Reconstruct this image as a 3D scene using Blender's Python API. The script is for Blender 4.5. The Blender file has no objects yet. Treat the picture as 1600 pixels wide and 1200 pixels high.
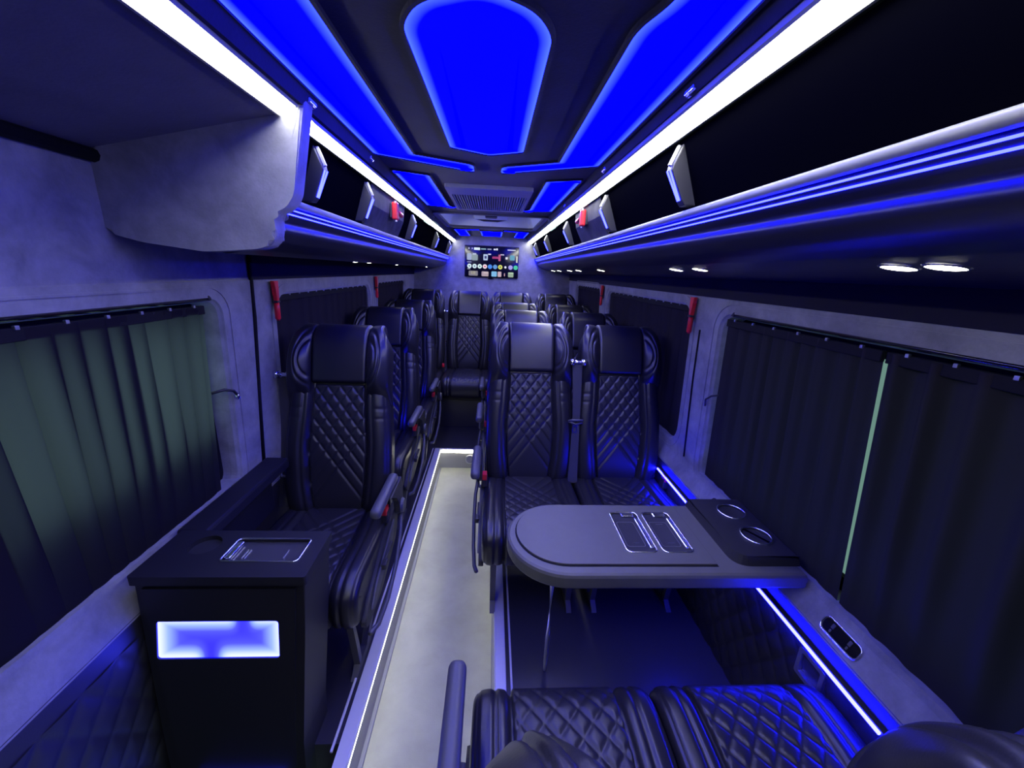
import bpy, bmesh, math, random
import numpy as np
from mathutils import Vector, Matrix
from mathutils.geometry import tessellate_polygon
random.seed(7)
SC = bpy.context.scene
COL = SC.collection
PI = math.pi

# ------------------------------------------------------------------ camera
FPX = 620.0
def camera():
    r = math.radians(1.5)
    F = np.array([770 - 800, 424 - 600, FPX], float); F /= np.linalg.norm(F)
    c = -(math.cos(r) * F[0] + math.sin(r) * F[1]) / F[2]
    X = np.array([math.cos(r), math.sin(r), c]); X /= np.linalg.norm(X)
    D = np.cross(F, X)
    cd = bpy.data.cameras.new('camera'); co = bpy.data.objects.new('camera', cd); COL.objects.link(co)
    M = Matrix(((X[0], -X[1], -X[2], 0), (F[0], -F[1], -F[2], 0), (-D[0], D[1], D[2], 1.40), (0, 0, 0, 1)))
    co.matrix_world = M
    cd.sensor_width = 36; cd.lens = FPX / 1600 * 36; cd.clip_start = 0.01; cd.clip_end = 60
    SC.camera = co
camera()
# ------------------------------------------------------------------ world, exposure
W = bpy.data.worlds.new('world'); SC.world = W; W.use_nodes = True
bg = W.node_tree.nodes['Background']; bg.inputs[0].default_value = (0.42, 0.66, 0.62, 1); bg.inputs[1].default_value = 2.1
SC.view_settings.view_transform = 'Standard'
SC.view_settings.look = 'None'
SC.view_settings.gamma = 1.0
SC.view_settings.use_curve_mapping = False
SC.view_settings.exposure = 0.0
SC.cycles.max_bounces = 6
SC.cycles.diffuse_bounces = 4
SC.cycles.sample_clamp_indirect = 6.0
BAR = 28.0       # white ceiling light bars
BLUE = 11.5      # blue lit ceiling panels
STRIP = 150.0    # blue strips

# ------------------------------------------------------------------ materials
MATS = {}
def nodes_of(m):
    m.use_nodes = True
    return m.node_tree, m.node_tree.nodes['Principled BSDF']
def mat(name, col, rough=0.5, metal=0.0, bump=0.0, scale=60.0, var=0.0, vscale=8.0, spec=0.5, sheen=0.0, coat=0.0, stretch=None):
    m = bpy.data.materials.new(name); t, b = nodes_of(m)
    b.inputs['Base Color'].default_value = (*col, 1); b.inputs['Roughness'].default_value = rough
    b.inputs['Metallic'].default_value = metal; b.inputs['Specular IOR Level'].default_value = spec
    if sheen:
        b.inputs['Sheen Weight'].default_value = sheen; b.inputs['Sheen Roughness'].default_value = 0.5
    if coat: b.inputs['Coat Weight'].default_value = coat; b.inputs['Coat Roughness'].default_value = 0.1
    if bump or var:
        tc = t.nodes.new('ShaderNodeTexCoord'); mp = t.nodes.new('ShaderNodeMapping')
        if stretch: mp.inputs['Scale'].default_value = stretch
        t.links.new(tc.outputs['Object'], mp.inputs[0])
    if bump:
        n = t.nodes.new('ShaderNodeTexNoise'); n.inputs['Scale'].default_value = scale; n.inputs['Detail'].default_value = 3
        bp = t.nodes.new('ShaderNodeBump'); bp.inputs['Strength'].default_value = bump; bp.inputs['Distance'].default_value = 0.002
        t.links.new(mp.outputs[0], n.inputs['Vector']); t.links.new(n.outputs['Fac'], bp.inputs['Height'])
        t.links.new(bp.outputs[0], b.inputs['Normal'])
    if var:
        n = t.nodes.new('ShaderNodeTexNoise'); n.inputs['Scale'].default_value = vscale; n.inputs['Detail'].default_value = 5
        n.inputs['Roughness'].default_value = 0.65; n.inputs['Distortion'].default_value = 0.25
        r = t.nodes.new('ShaderNodeValToRGB')
        r.color_ramp.elements[0].position = 0.32; r.color_ramp.elements[1].position = 0.68
        r.color_ramp.elements[0].color = (*[c * (1 - var) for c in col], 1)
        r.color_ramp.elements[1].color = (*[min(1, c * (1 + var)) for c in col], 1)
        t.links.new(mp.outputs[0], n.inputs['Vector']); t.links.new(n.outputs['Fac'], r.inputs[0])
        t.links.new(r.outputs[0], b.inputs['Base Color'])
    MATS[name] = m
    return m
def emit(name, col, strength=1.0):
    m = bpy.data.materials.new(name); t, b = nodes_of(m)
    b.inputs['Base Color'].default_value = (0.02, 0.02, 0.02, 1)
    b.inputs['Emission Color'].default_value = (*col, 1); b.inputs['Emission Strength'].default_value = strength
    MATS[name] = m
    return m
SUEDE = mat('suede_grey', (0.20, 0.20, 0.225), 0.95, var=0.28, vscale=9, bump=0.25, scale=180, spec=0.15, sheen=0.25)
SUEDE2 = mat('suede_charcoal', (0.010, 0.0095, 0.032), 0.95, var=0.3, vscale=7, bump=0.2, scale=160, spec=0.15, sheen=0.1)
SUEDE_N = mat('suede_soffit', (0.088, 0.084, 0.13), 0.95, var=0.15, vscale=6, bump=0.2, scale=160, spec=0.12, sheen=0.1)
LEATHER = mat('black_leather', (0.0125, 0.012, 0.017), 0.34, bump=0.08, scale=420, spec=0.48)
LEATHER_Q = mat('quilted_leather', (0.014, 0.0135, 0.019), 0.38, bump=0.12, scale=300, spec=0.45)
PLASTIC = mat('black_plastic', (0.018, 0.018, 0.022), 0.5, bump=0.1, scale=300)
RIBP = mat('rib_plastic', (0.028, 0.028, 0.036), 0.45)
SUEDE_D = mat('suede_block', (0.06, 0.06, 0.068), 0.95, var=0.3, vscale=14, bump=0.2, scale=160, spec=0.1)
PLASTIC_S = mat('satin_plastic', (0.06, 0.06, 0.075), 0.42, bump=0.05, scale=300)
GLOSS = mat('gloss_black', (0.006, 0.006, 0.008), 0.08, spec=0.6)
PANEL_BLK = mat('rack_lining', (0.0014, 0.0014, 0.0032), 0.8, bump=0.1, scale=200, spec=0.0)
SHELF = mat('shelf_vinyl', (0.014, 0.0135, 0.022), 0.36, bump=0.05, scale=250)
FASCIA = mat('fascia_navy', (0.010, 0.009, 0.028), 0.7, spec=0.1)
TABLETOP = mat('table_laminate', (0.082, 0.082, 0.080), 0.5, bump=0.06, scale=500, var=0.05, vscale=30)
CAB = mat('cabinet_laminate', (0.011, 0.011, 0.017), 0.5, bump=0.06, scale=400, spec=0.35)
CHROME = mat('chrome', (0.9, 0.91, 0.95), 0.22, 1.0)
SATIN = mat('satin_steel', (0.75, 0.75, 0.76), 0.42, 0.85)
STEEL = mat('brushed_steel', (0.5, 0.5, 0.53), 0.38, 1.0, bump=0.1, scale=300)
ALU = mat('anodised_trim', (0.60, 0.60, 0.64), 0.5, 0.25)
RAIL = mat('satin_rail', (0.27, 0.27, 0.27), 0.4, 0.0, coat=0.2)
FLOOR = mat('grey_vinyl', (0.34, 0.345, 0.235), 0.5, bump=0.25, scale=260, var=0.12, vscale=5)
DECK = mat('navy_vinyl', (0.026, 0.0255, 0.038), 0.32, bump=0.1, scale=260)
RED = mat('red_plastic', (0.62, 0.015, 0.025), 0.35)
WEB = mat('belt_webbing', (0.03, 0.03, 0.038), 0.7, bump=0.4, scale=500, stretch=(1, 1, 0.2))
TRAY = mat('tray_gloss', (0.04, 0.04, 0.05), 0.15)
GRILLE = mat('grille_grey', (0.22, 0.22, 0.27), 0.5)
HATCH = mat('hatch_grey', (0.80, 0.86, 0.72), 0.6, bump=0.05, scale=200)
PILLOWY = mat('quilted_side_vinyl', (0.022, 0.021, 0.028), 0.5, bump=0.1, scale=250)
FRAMEBLK = mat('window_rubber', (0.006, 0.006, 0.010), 0.7, spec=0.15)
E_BAR = emit('white_light_bar', (0.985, 1.0, 0.92), BAR)
E_SPOT = emit('white_spot', (1.0, 0.98, 0.86), 14)
E_STEP = emit('warm_step_light', (1.0, 0.96, 0.82), 12)
E_AISLE = emit('aisle_light', (0.98, 1.0, 0.95), 19)
E_LED = emit('blue_strip', (0.38 / STRIP, 0.48 / STRIP, 1.0), STRIP)
E_LEDW = emit('bright_blue_strip', (0.85 / 220, 0.88 / 220, 1.0), 220)
E_RIB = emit('rib_blue_strip', (0.42 / 30, 0.52 / 30, 1.0), 30)

def blue_panel_mat():
    m = bpy.data.materials.new('blue_lit_diffuser'); t, b = nodes_of(m)
    b.inputs['Base Color'].default_value = (0.01, 0.01, 0.05, 1); b.inputs['Roughness'].default_value = 1.0; b.inputs['Specular IOR Level'].default_value = 0.0
    a = t.nodes.new('ShaderNodeAttribute'); a.attribute_name = 'glow'
    r = t.nodes.new('ShaderNodeValToRGB')
    e = r.color_ramp.elements
    e[0].position = 0; e[0].color = (0.0, 0.0, 1, 1)
    e[1].position = 1; e[1].color = (0.11 / BLUE, 0.22 / BLUE, 1, 1)
    e2 = e.new(0.45); e2.color = (0.0, 0.0, 1, 1)
    t.links.new(a.outputs['Fac'], r.inputs[0]); t.links.new(r.outputs[0], b.inputs['Emission Color'])
    b.inputs['Emission Strength'].default_value = BLUE
    return m
E_BLUE = blue_panel_mat()

def curtain_mat(name, col, trans):
    m = bpy.data.materials.new(name); m.use_nodes = True; t = m.node_tree
    for n in list(t.nodes): t.nodes.remove(n)
    o = t.nodes.new('ShaderNodeOutputMaterial'); d = t.nodes.new('ShaderNodeBsdfDiffuse'); tr = t.nodes.new('ShaderNodeBsdfTranslucent')
    d.inputs[0].default_value = (*col, 1); tr.inputs[0].default_value = (*trans, 1)
    ad = t.nodes.new('ShaderNodeAddShader'); t.links.new(d.outputs[0], ad.inputs[0]); t.links.new(tr.outputs[0], ad.inputs[1])
    tc = t.nodes.new('ShaderNodeTexCoord'); n = t.nodes.new('ShaderNodeTexNoise'); n.inputs['Scale'].default_value = 700
    bp = t.nodes.new('ShaderNodeBump'); bp.inputs['Strength'].default_value = 0.15; bp.inputs['Distance'].default_value = 0.001
    t.links.new(tc.outputs['Object'], n.inputs['Vector']); t.links.new(n.outputs['Fac'], bp.inputs['Height']); t.links.new(bp.outputs[0], d.inputs['Normal'])
    t.links.new(ad.outputs[0], o.inputs[0])
    return m
CURT = curtain_mat('curtain_cloth', (0.012, 0.011, 0.016), (0.13, 0.13, 0.135))
CURT_R = curtain_mat('dense_curtain_cloth', (0.022, 0.02, 0.028), (0.012, 0.012, 0.0125))
def glass_mat(name, tint):
    m = bpy.data.materials.new(name); m.use_nodes = True; t = m.node_tree
    for n in list(t.nodes): t.nodes.remove(n)
    o = t.nodes.new('ShaderNodeOutputMaterial'); a = t.nodes.new('ShaderNodeBsdfTransparent'); g = t.nodes.new('ShaderNodeBsdfGlossy')
    a.inputs[0].default_value = (*tint, 1); g.inputs['Roughness'].default_value = 0.02
    mx = t.nodes.new('ShaderNodeMixShader'); mx.inputs[0].default_value = 0.06
    t.links.new(a.outputs[0], mx.inputs[1]); t.links.new(g.outputs[0], mx.inputs[2]); t.links.new(mx.outputs[0], o.inputs[0])
    return m
GLASS_L = glass_mat('tinted_glass', (0.62, 0.66, 0.66))
GLASS_R = glass_mat('glass_dimmed_daylight', (0.42, 0.46, 0.44))  # darker tint stands in for weaker daylight outside the right window
GLASS_D = glass_mat('black_privacy_glass', (0.03, 0.03, 0.035))

# ------------------------------------------------------------------ object helpers
def link(name, me, m=None, parent=None):
    o = bpy.data.objects.new(name, me); COL.objects.link(o)
    if m is not None and me is not None and len(me.materials) == 0: me.materials.append(m)
    if parent is not None: o.parent = parent
    return o
def obj(name, bm, m=None, parent=None, smooth=False):
    me = bpy.data.meshes.new(name)
    bmesh.ops.recalc_face_normals(bm, faces=bm.faces)
    bm.to_mesh(me); bm.free()
    if smooth:
        me.polygons.foreach_set('use_smooth', [True] * len(me.polygons))
    return link(name, me, m, parent)
def obj_auto(name, bm, m, parent=None, ang=38):
    bmesh.ops.recalc_face_normals(bm, faces=bm.faces)
    for f in bm.faces: f.smooth = True
    for e in bm.edges:
        e.smooth = len(e.link_faces) == 2 and e.calc_face_angle(0) < math.radians(ang)
    me = bpy.data.meshes.new(name); bm.to_mesh(me); bm.free()
    return link(name, me, m, parent)
def tag(o, label, cat, group=None, kind=None):
    o['label'] = label
    if cat: o['category'] = cat
    if group: o['group'] = group
    if kind: o['kind'] = kind
    return o
def thing(name, label, cat, loc=(0, 0, 0), group=None):
    o = bpy.data.objects.new(name, None); COL.objects.link(o); o.location = loc; o.empty_display_size = 0.05
    return tag(o, label, cat, group)
def struct(o, label):
    o['kind'] = 'structure'; o['label'] = label; return o
def BM(): return bmesh.new()
def box(bm, x0, x1, y0, y1, z0, z1, bev=0.0, seg=2, M=None):
    t = bmesh.new()
    v = [t.verts.new((x, y, z)) for z in (z0, z1) for y in (y0, y1) for x in (x0, x1)]
    for f in ((0, 2, 3, 1), (4, 5, 7, 6), (0, 1, 5, 4), (2, 6, 7, 3), (0, 4, 6, 2), (1, 3, 7, 5)): t.faces.new([v[i] for i in f])
    if bev: bmesh.ops.bevel(t, geom=list(t.edges), offset=bev, segments=seg, affect='EDGES', profile=0.5)
    merge(bm, t, M); return bm
def merge(bm, t, M=None):
    mp = {}
    for v in t.verts: mp[v] = bm.verts.new(M @ v.co if M else v.co)
    for f in t.faces:
        try: bm.faces.new([mp[v] for v in f.verts])
        except ValueError: pass
    t.free()
def prism(bm, pts, fn, bev=0.0, seg=2):
    """pts: closed 2-D outline, fn(p, k) -> 3-D for k in 0,1"""
    t = bmesh.new()
    a = [t.verts.new(fn(p, 0)) for p in pts]; b = [t.verts.new(fn(p, 1)) for p in pts]
    n = len(pts)
    t.faces.new(a[::-1]); t.faces.new(b)
    for i in range(n): t.faces.new((a[i], a[(i + 1) % n], b[(i + 1) % n], b[i]))
    if bev:
        es = [e for e in t.edges if (e.verts[0] in a) == (e.verts[1] in a)]
        bmesh.ops.bevel(t, geom=es, offset=bev, segments=seg, affect='EDGES', profile=0.5)
    merge(bm, t); return bm
def extr_y(bm, pts, y0, y1, bev=0.0): return prism(bm, pts, lambda p, k: (p[0], (y0, y1)[k], p[1]), bev)
def extr_x(bm, pts, x0, x1, bev=0.0): return prism(bm, pts, lambda p, k: ((x0, x1)[k], p[0], p[1]), bev)
def extr_z(bm, pts, z0, z1, bev=0.0): return prism(bm, pts, lambda p, k: (p[0], p[1], (z0, z1)[k]), bev)
def tube(bm, pts, r, seg=10, flat=1.0, up=Vector((0, 0, 1)), cap=True):
    pts = [Vector(p) for p in pts]; n = len(pts); rr = r if isinstance(r, (list, tuple)) else [r] * n
    rings = []
    for i, p in enumerate(pts):
        d = (pts[min(i + 1, n - 1)] - pts[max(i - 1, 0)]).normalized()
        a = d.cross(up)
        if a.length < 1e-4: a = d.cross(Vector((1, 0, 0)))
        a.normalize(); b = a.cross(d)
        rings.append([bm.verts.new(p + a * math.cos(2 * PI * k / seg) * rr[i] + b * math.sin(2 * PI * k / seg) * rr[i] * flat) for k in range(seg)])
    for i in range(n - 1):
        for k in range(seg): bm.faces.new((rings[i][k], rings[i][(k + 1) % seg], rings[i + 1][(k + 1) % seg], rings[i + 1][k]))
    if cap: bm.faces.new(rings[0][::-1]); bm.faces.new(rings[-1])
    return bm
def disc(bm, c, r0, r1, h, axis=Vector((0, 0, 1)), seg=28, r_in=0.0):
    """lathe: ring (r_in>0) or puck with radii r0 bottom, r1 top"""
    q = Vector((0, 0, 1)).rotation_difference(axis.normalized()).to_matrix(); c = Vector(c)
    prof = [(r_in, 0), (r0, 0), (r1, h), (r_in, h)]
    rings = []
    for rad, z in prof:
        rings.append([bm.verts.new(c + q @ Vector((max(rad, 1e-5) * math.cos(2 * PI * k / seg), max(rad, 1e-5) * math.sin(2 * PI * k / seg), z))) for k in range(seg)])
    last = 4 if r_in else 3
    for i in range(last):
        A, B = rings[i], rings[(i + 1) % 4]
        for k in range(seg): bm.faces.new((A[k], A[(k + 1) % seg], B[(k + 1) % seg], B[k]))
    bmesh.ops.remove_doubles(bm, verts=bm.verts, dist=2e-5)
    return bm
def rrect(x0, x1, y0, y1, r, n=6):
    p = []
    for cx, cy, a in ((x1 - r, y1 - r, 0), (x0 + r, y1 - r, 90), (x0 + r, y0 + r, 180), (x1 - r, y0 + r, 270)):
        for k in range(n + 1):
            t = math.radians(a + 90 * k / n); p.append((cx + r * math.cos(t), cy + r * math.sin(t)))
    return p
def ring_prism(bm, outer, inner, fn):
    """closed band between two outlines of equal length, between fn(p,0) and fn(p,1)"""
    n = len(outer)
    A = [[bm.verts.new(fn(p, k)) for p in L] for L in (outer, inner) for k in (0, 1)]
    o0, o1, i0, i1 = A
    for a, b in ((o0, o1), (o1, i1), (i1, i0), (i0, o0)):
        for k in range(n): bm.faces.new((a[k], a[(k + 1) % n], b[(k + 1) % n], b[k]))
    return bm
def inset_poly(pts, d):
    """inset a CCW outline by d"""
    n = len(pts); out = []
    for i in range(n):
        p0, p1, p2 = Vector(pts[i - 1]), Vector(pts[i]), Vector(pts[(i + 1) % n])
        e1 = (p1 - p0).normalized(); e2 = (p2 - p1).normalized()
        n1 = Vector((-e1.y, e1.x)); n2 = Vector((-e2.y, e2.x)); b = (n1 + n2)
        k = d / max(0.35, (1 + n1.dot(n2)))
        out.append((p1.x + b.x * k, p1.y + b.y * k))
    return out
def round_poly(pts, r, n=5):
    out = []; N = len(pts)
    rs = r if isinstance(r, (list, tuple)) else [r] * N
    for i in range(N):
        p0, p1, p2 = Vector(pts[i - 1]), Vector(pts[i]), Vector(pts[(i + 1) % N])
        a = (p0 - p1); b = (p2 - p1); q = min(rs[i], a.length * .45, b.length * .45)
        if q < 1e-4: out.append((p1.x, p1.y)); continue
        A = p1 + a.normalized() * q; B = p1 + b.normalized() * q
        for k in range(n + 1):
            t = k / n; P = A * (1 - t) ** 2 + p1 * 2 * t * (1 - t) + B * t * t; out.append((P.x, P.y))
    return out

# ------------------------------------------------------------------ setting: floor, steps, trims
Y0, Y1 = -1.15, 4.60
bm = box(BM(), -0.398, 0.055, Y0, 2.975, -0.23, -0.165)
struct(obj('floor', bm, FLOOR), 'sunken grey vinyl aisle floor between the seat platforms')
bm = box(BM(), -0.95, -0.397, 0.885, 2.98, -0.34, 0.0)
bm2 = box(bm, -0.95, 0.95, 2.98, Y1, -0.23, 0.0)
struct(obj('floor_platform', box(bm2, 0.054, 0.95, Y0, 2.98, -0.23, 0.0), DECK), 'dark navy vinyl platform carrying the seats')
struct(obj('floor_entry', box(BM(), -1.0, -0.397, Y0, 0.885, -0.45, -0.40), DECK), 'dark low entry step floor at the left')
bm = box(BM(), -0.40, -0.394, Y0, 2.975, -0.165, -0.012)
bm = box(bm, 0.05, 0.056, Y0, 2.975, -0.165, -0.012)
bm = box(bm, -0.397, 0.054, 2.970, 2.978, -0.165, -0.03)
struct(obj('trim_1', bm, mat('riser_grey', (0.26, 0.26, 0.25), 0.55, bump=0.1)), 'grey riser boards along both sides and end of the aisle')
bm = BM()
for x, s in ((-0.398, -1), (0.056, 1)):
    extr_y(bm, [(x + s * 0.001, -0.012), (x - s * 0.0135, -0.012), (x - s * 0.0135, 0.002), (x - s * 0.009, 0.006), (x + s * 0.028, 0.006), (x + s * 0.03, 0.0)], Y0, 2.972)
struct(obj('trim_2', bm, ALU), 'wide bright aluminium nosing strips along the aisle edges')
bm = BM()
for x in (-0.443, 0.104): box(bm, x - 0.004, x + 0.004, Y0 if x > 0 else 0.86, 2.972, 0.0, 0.007, 0.002)
struct(obj('trim_3', bm, ALU), 'thin aluminium lines beside the wide nosing strips')
bm = BM()
for x in (-0.387, 0.044): box(bm, x - 0.008, x + 0.008, Y0, 2.96, -0.166, -0.157, 0.003)
struct(obj('trim_4', bm, mat('cove_vinyl', (0.22, 0.22, 0.22), 0.5)), 'grey cove strips where the aisle floor meets the risers')
for x, s, w in ((-0.3935, 1, 'left'), (0.0495, -1, 'right')):
    tag(obj('aisle_light', box(BM(), min(x, x + s * 0.004), max(x, x + s * 0.0098), Y0, 2.96, -0.0145, -0.0125), E_AISLE), 'thin white light under the nosing along the %s side of the aisle' % w, 'light')
t = thing('step_light', 'glowing white light bar across the end step of the aisle', 'light', (-0.17, 2.97, 0))
obj('diffuser', box(BM(), -0.20, 0.125, -0.012, 0.004, -0.028, -0.004, 0.004), E_STEP, t)
obj('channel', box(BM(), -0.215, 0.14, -0.004, 0.012, -0.034, 0.003, 0.002), ALU, t)
t = thing('step_speaker', 'round grey speaker set in the end step riser', 'speaker', (-0.145, 2.968, -0.088))
obj('ring', disc(BM(), (0, 0.002, 0), 0.042, 0.038, 0.008, Vector((0, -1, 0)), r_in=0.03), STEEL, t)
bm = disc(BM(), (0, 0.001, 0), 0.03, 0.03, 0.003, Vector((0, -1, 0))); obj('cone', disc(bm, (0, -0.002, 0), 0.016, 0.010, 0.006, Vector((0, -1, 0))), GRILLE, t)

# ------------------------------------------------------------------ walls with window openings
def wx(z): return 0.868 + (1.30 - z) * 0.03          # inner wall plane in the window band
ZB, ZT = 0.565, 1.335
def wall(side, wins, name, label):
    s = 1 if side == 'right' else -1
    bm = BM()
    outer = [(Y0, ZB), (Y1, ZB), (Y1, ZT), (Y0, ZT)]
    holes = [rrect(a, b, z0, z1, r, 7) for a, b, z0, z1, r in wins]
    P = [outer] + holes
    V = [bm.verts.new((s * wx(z), y, z)) for L in P for y, z in L]
    for tri in tessellate_polygon([[Vector((y, z, 0)) for y, z in L] for L in P]):
        try: bm.faces.new([V[i] for i in tri])
        except ValueError: pass
    # rolled edge and reveal of every opening
    i0 = len(outer)
    for L, w in zip(holes, wins):
        n = len(L); prev = V[i0:i0 + n]; i0 += n
        for ins, dep in ((0.003, 0.006), (0.010, 0.012), (0.014, 0.03), (0.016, 0.07)):
            Q = inset_poly(L, ins)
            cur = [bm.verts.new((s * (wx(z) + dep), y, z)) for y, z in Q]
            for k in range(n): bm.faces.new((prev[k], prev[(k + 1) % n], cur[(k + 1) % n], cur[k]))
            prev = cur
    # raised welt around every opening
    for L in holes:
        for off in (0.030,):
            A = inset_poly(L, -off); B = inset_poly(L, -off - 0.006)
            ring_prism(bm, B, A, lambda p, k: (s * (wx(p[1]) - (0.003 if k else -0.002)), p[0], p[1]))
    return struct(obj(name, bm, SUEDE), label)
winsL = [(-0.55, 1.345, 0.618, 1.285, 0.06), (1.665, 2.96, 0.645, 1.282, 0.10), (3.14, 4.15, 0.645, 1.29, 0.08)]
winsR = [(-0.55, 1.485, 0.59, 1.285, 0.07), (1.70, 3.04, 0.64, 1.30, 0.10), (3.24, 4.20, 0.645, 1.31, 0.08)]
wl = wall('left', winsL, 'wall_left', 'grey suede window wall along the left side of the bus')
wr = wall('right', winsR, 'wall_right', 'grey suede window wall along the right side of the bus')
for s, w in ((-1, wl), (1, wr)):
    # sill, lower side and upper panel
    top = 0.628 if s < 0 else 0.602
    extr = [(s * wx(top), top + 0.02), (s * 0.886, top), (s * 0.858, 0.548), (s * 0.856, 0.54), (s * 0.875, 0.53), (s * 0.94, 0.53), (s * 0.95, top + 0.02)]
    obj('window_sill', extr_y(BM(), extr, Y0, Y1), SUEDE, w)
    bm = extr_y(BM(), [(s * 0.857, 0.546), (s * 0.859, 0.485), (s * 0.905, -0.02), (s * 0.92, -0.45), (s * 0.99, -0.45), (s * 0.96, 0.535)], Y0, Y1)
    obj('lower_panel', bm, PILLOWY, w)
    up = [(s * wx(1.333), 1.328), (s * 0.874, 1.338), (s * 0.874, 1.62), (s * 0.93, 1.80), (s * 0.96, 1.80), (s * 0.96, 1.33)]
    obj('upper_panel', extr_y(BM(), up, Y0, Y1), SUEDE, w)
    bm = BM()
    box(bm, min(s * 0.945, s * 0.96), max(s * 0.945, s * 0.96), Y0, Y1, 0.5, 0.645)
    gl = (0.70, 1.31, 0.86, 1.224) if s < 0 else (0.2, 1.40, 0.66, 1.235)
    ys = [Y0, gl[0], gl[1], Y1]
    box(bm, min(s * 0.945, s * 0.96), max(s * 0.945, s * 0.96), Y0, gl[0], 0.6, 1.34)
    box(bm, min(s * 0.945, s * 0.96), max(s * 0.945, s * 0.96), gl[1], Y1, 0.6, 1.34)
    box(bm, min(s * 0.945, s * 0.96), max(s * 0.945, s * 0.96), gl[0], gl[1], 0.6, gl[2])
    box(bm, min(s * 0.945, s * 0.96), max(s * 0.945, s * 0.96), gl[0], gl[1], gl[3], 1.34)
    obj('outer_skin', bm, FRAMEBLK, w)
    g = obj('window_1' if s < 0 else 'window_2', box(BM(), min(s * 0.95, s * 0.954), max(s * 0.95, s * 0.954), gl[0] - .01, gl[1] + .01, gl[2] - .01, gl[3] + .01), GLASS_L if s < 0 else GLASS_R)
    struct(g, 'tinted window pane behind the long %s curtain' % ('left' if s < 0 else 'right'))
# quilted lower sides: diamond stitched relief
def quilt_side(s, y0, y1, z0, z1, parent):
    ny, nz = int((y1 - y0) / 0.006), int((z1 - z0) / 0.006)
    ys = np.linspace(y0, y1, ny); zs = np.linspace(z0, z1, nz)
    Y, Z = np.meshgrid(ys, zs)
    p = 0.085
    a = (Y + Z * 0.7) / p; b = (Y - Z * 0.7) / p
    da = np.abs(a - np.round(a)) * p; db = np.abs(b - np.round(b)) * p
    h = 0.006 * (1 - np.exp(-np.minimum(da, db) / 0.014))
    X = np.interp(Z, [-0.45, -0.02, 0.50], [0.92, 0.905, 0.861]) - 0.002 - h
    return grid('quilted_panel', s * X, Y, Z, PILLOWY, parent)
def grid(name, X, Y, Z, m, parent=None, smooth=True):
    r, c = X.shape
    me = bpy.data.meshes.new(name)
    v = np.stack([X, Y, Z], -1).reshape(-1, 3)
    idx = np.arange(r * c).reshape(r, c)
    f = np.stack([idx[:-1, :-1], idx[:-1, 1:], idx[1:, 1:], idx[1:, :-1]], -1).reshape(-1, 4)
    me.from_pydata(v.tolist(), [], f.tolist())
    if smooth: me.polygons.foreach_set('use_smooth', [True] * len(me.polygons))
    return link(name, me, m, parent)
quilt_side(1, 0.3, 1.85, 0.0, 0.47, wr)
quilt_side(-1, 0.1, 0.88, -0.38, 0.49, wl)
# back and front walls
bm = box(BM(), -0.95, 0.95, Y1, Y1 + 0.06, -0.23, 1.85)
wb = struct(obj('wall_back', bm, SUEDE), 'grey suede rear wall carrying the screen')
bm = box(BM(), -1.0, 1.0, Y0 - 0.06, Y0, -0.5, 1.85)
struct(obj('wall_front', bm, SUEDE2), 'dark partition behind the camera')
# door seal line on the left pillar
bm = tube(BM(), [(-0.862, 1.515, 1.43), (-0.866, 1.515, 1.33), (-0.868, 1.51, 1.2), (-0.879, 1.49, 0.9), (-0.885, 1.47, 0.63)], 0.007, 8)
struct(obj('trim_5', bm, FRAMEBLK, None, True), 'black rubber door seal on the left pillar')
bm = tube(BM(), [(0.868, 1.615, 1.20), (0.873, 1.615, 1.0), (0.884, 1.60, 0.63)], 0.0035, 6)
struct(obj('trim_6', bm, FRAMEBLK, None, True), 'thin dark panel joint on the right pillar')

# ------------------------------------------------------------------ ceiling
ZC = 1.76
LUX, LUZ, LLX, LLZ = -0.415, 1.714, -0.442, 1.693
RUX, RUZ, RLX, RLZ = 0.370, 1.727, 0.420, 1.711
HX0, HX1, HY0, HY1 = -0.375, 0.335, 2.80, 3.62
bm = box(BM(), -0.40, 0.352, Y0, HY0, ZC, ZC + 0.02)
bm = box(bm, -0.40, 0.352, HY1, Y1, ZC, ZC + 0.02)
bm = box(bm, -0.40, HX0, HY0, HY1, ZC, ZC + 0.02); bm = box(bm, HX1, 0.352, HY0, HY1, ZC, ZC + 0.02)
extr_y(bm, [(-0.40, ZC), (LUX, LUZ + 0.012), (LUX - 0.01, LUZ + 0.012), (-0.46, ZC + 0.02), (-0.40, ZC + 0.02)], Y0, Y1)
extr_y(bm, [(0.352, ZC), (RUX - 0.002, RUZ + 0.008), (RUX + 0.01, RUZ + 0.01), (0.41, ZC + 0.02), (0.352, ZC + 0.02)], Y0, Y1)
box(bm, -0.96, 0.96, Y0, HY0, ZC + 0.09, ZC + 0.11); box(bm, -0.96, 0.96, HY0, Y1, ZC + 0.13, ZC + 0.15)
ceil = struct(obj('ceiling', bm, SUEDE2), 'dark suede ceiling with lit panels')

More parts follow.
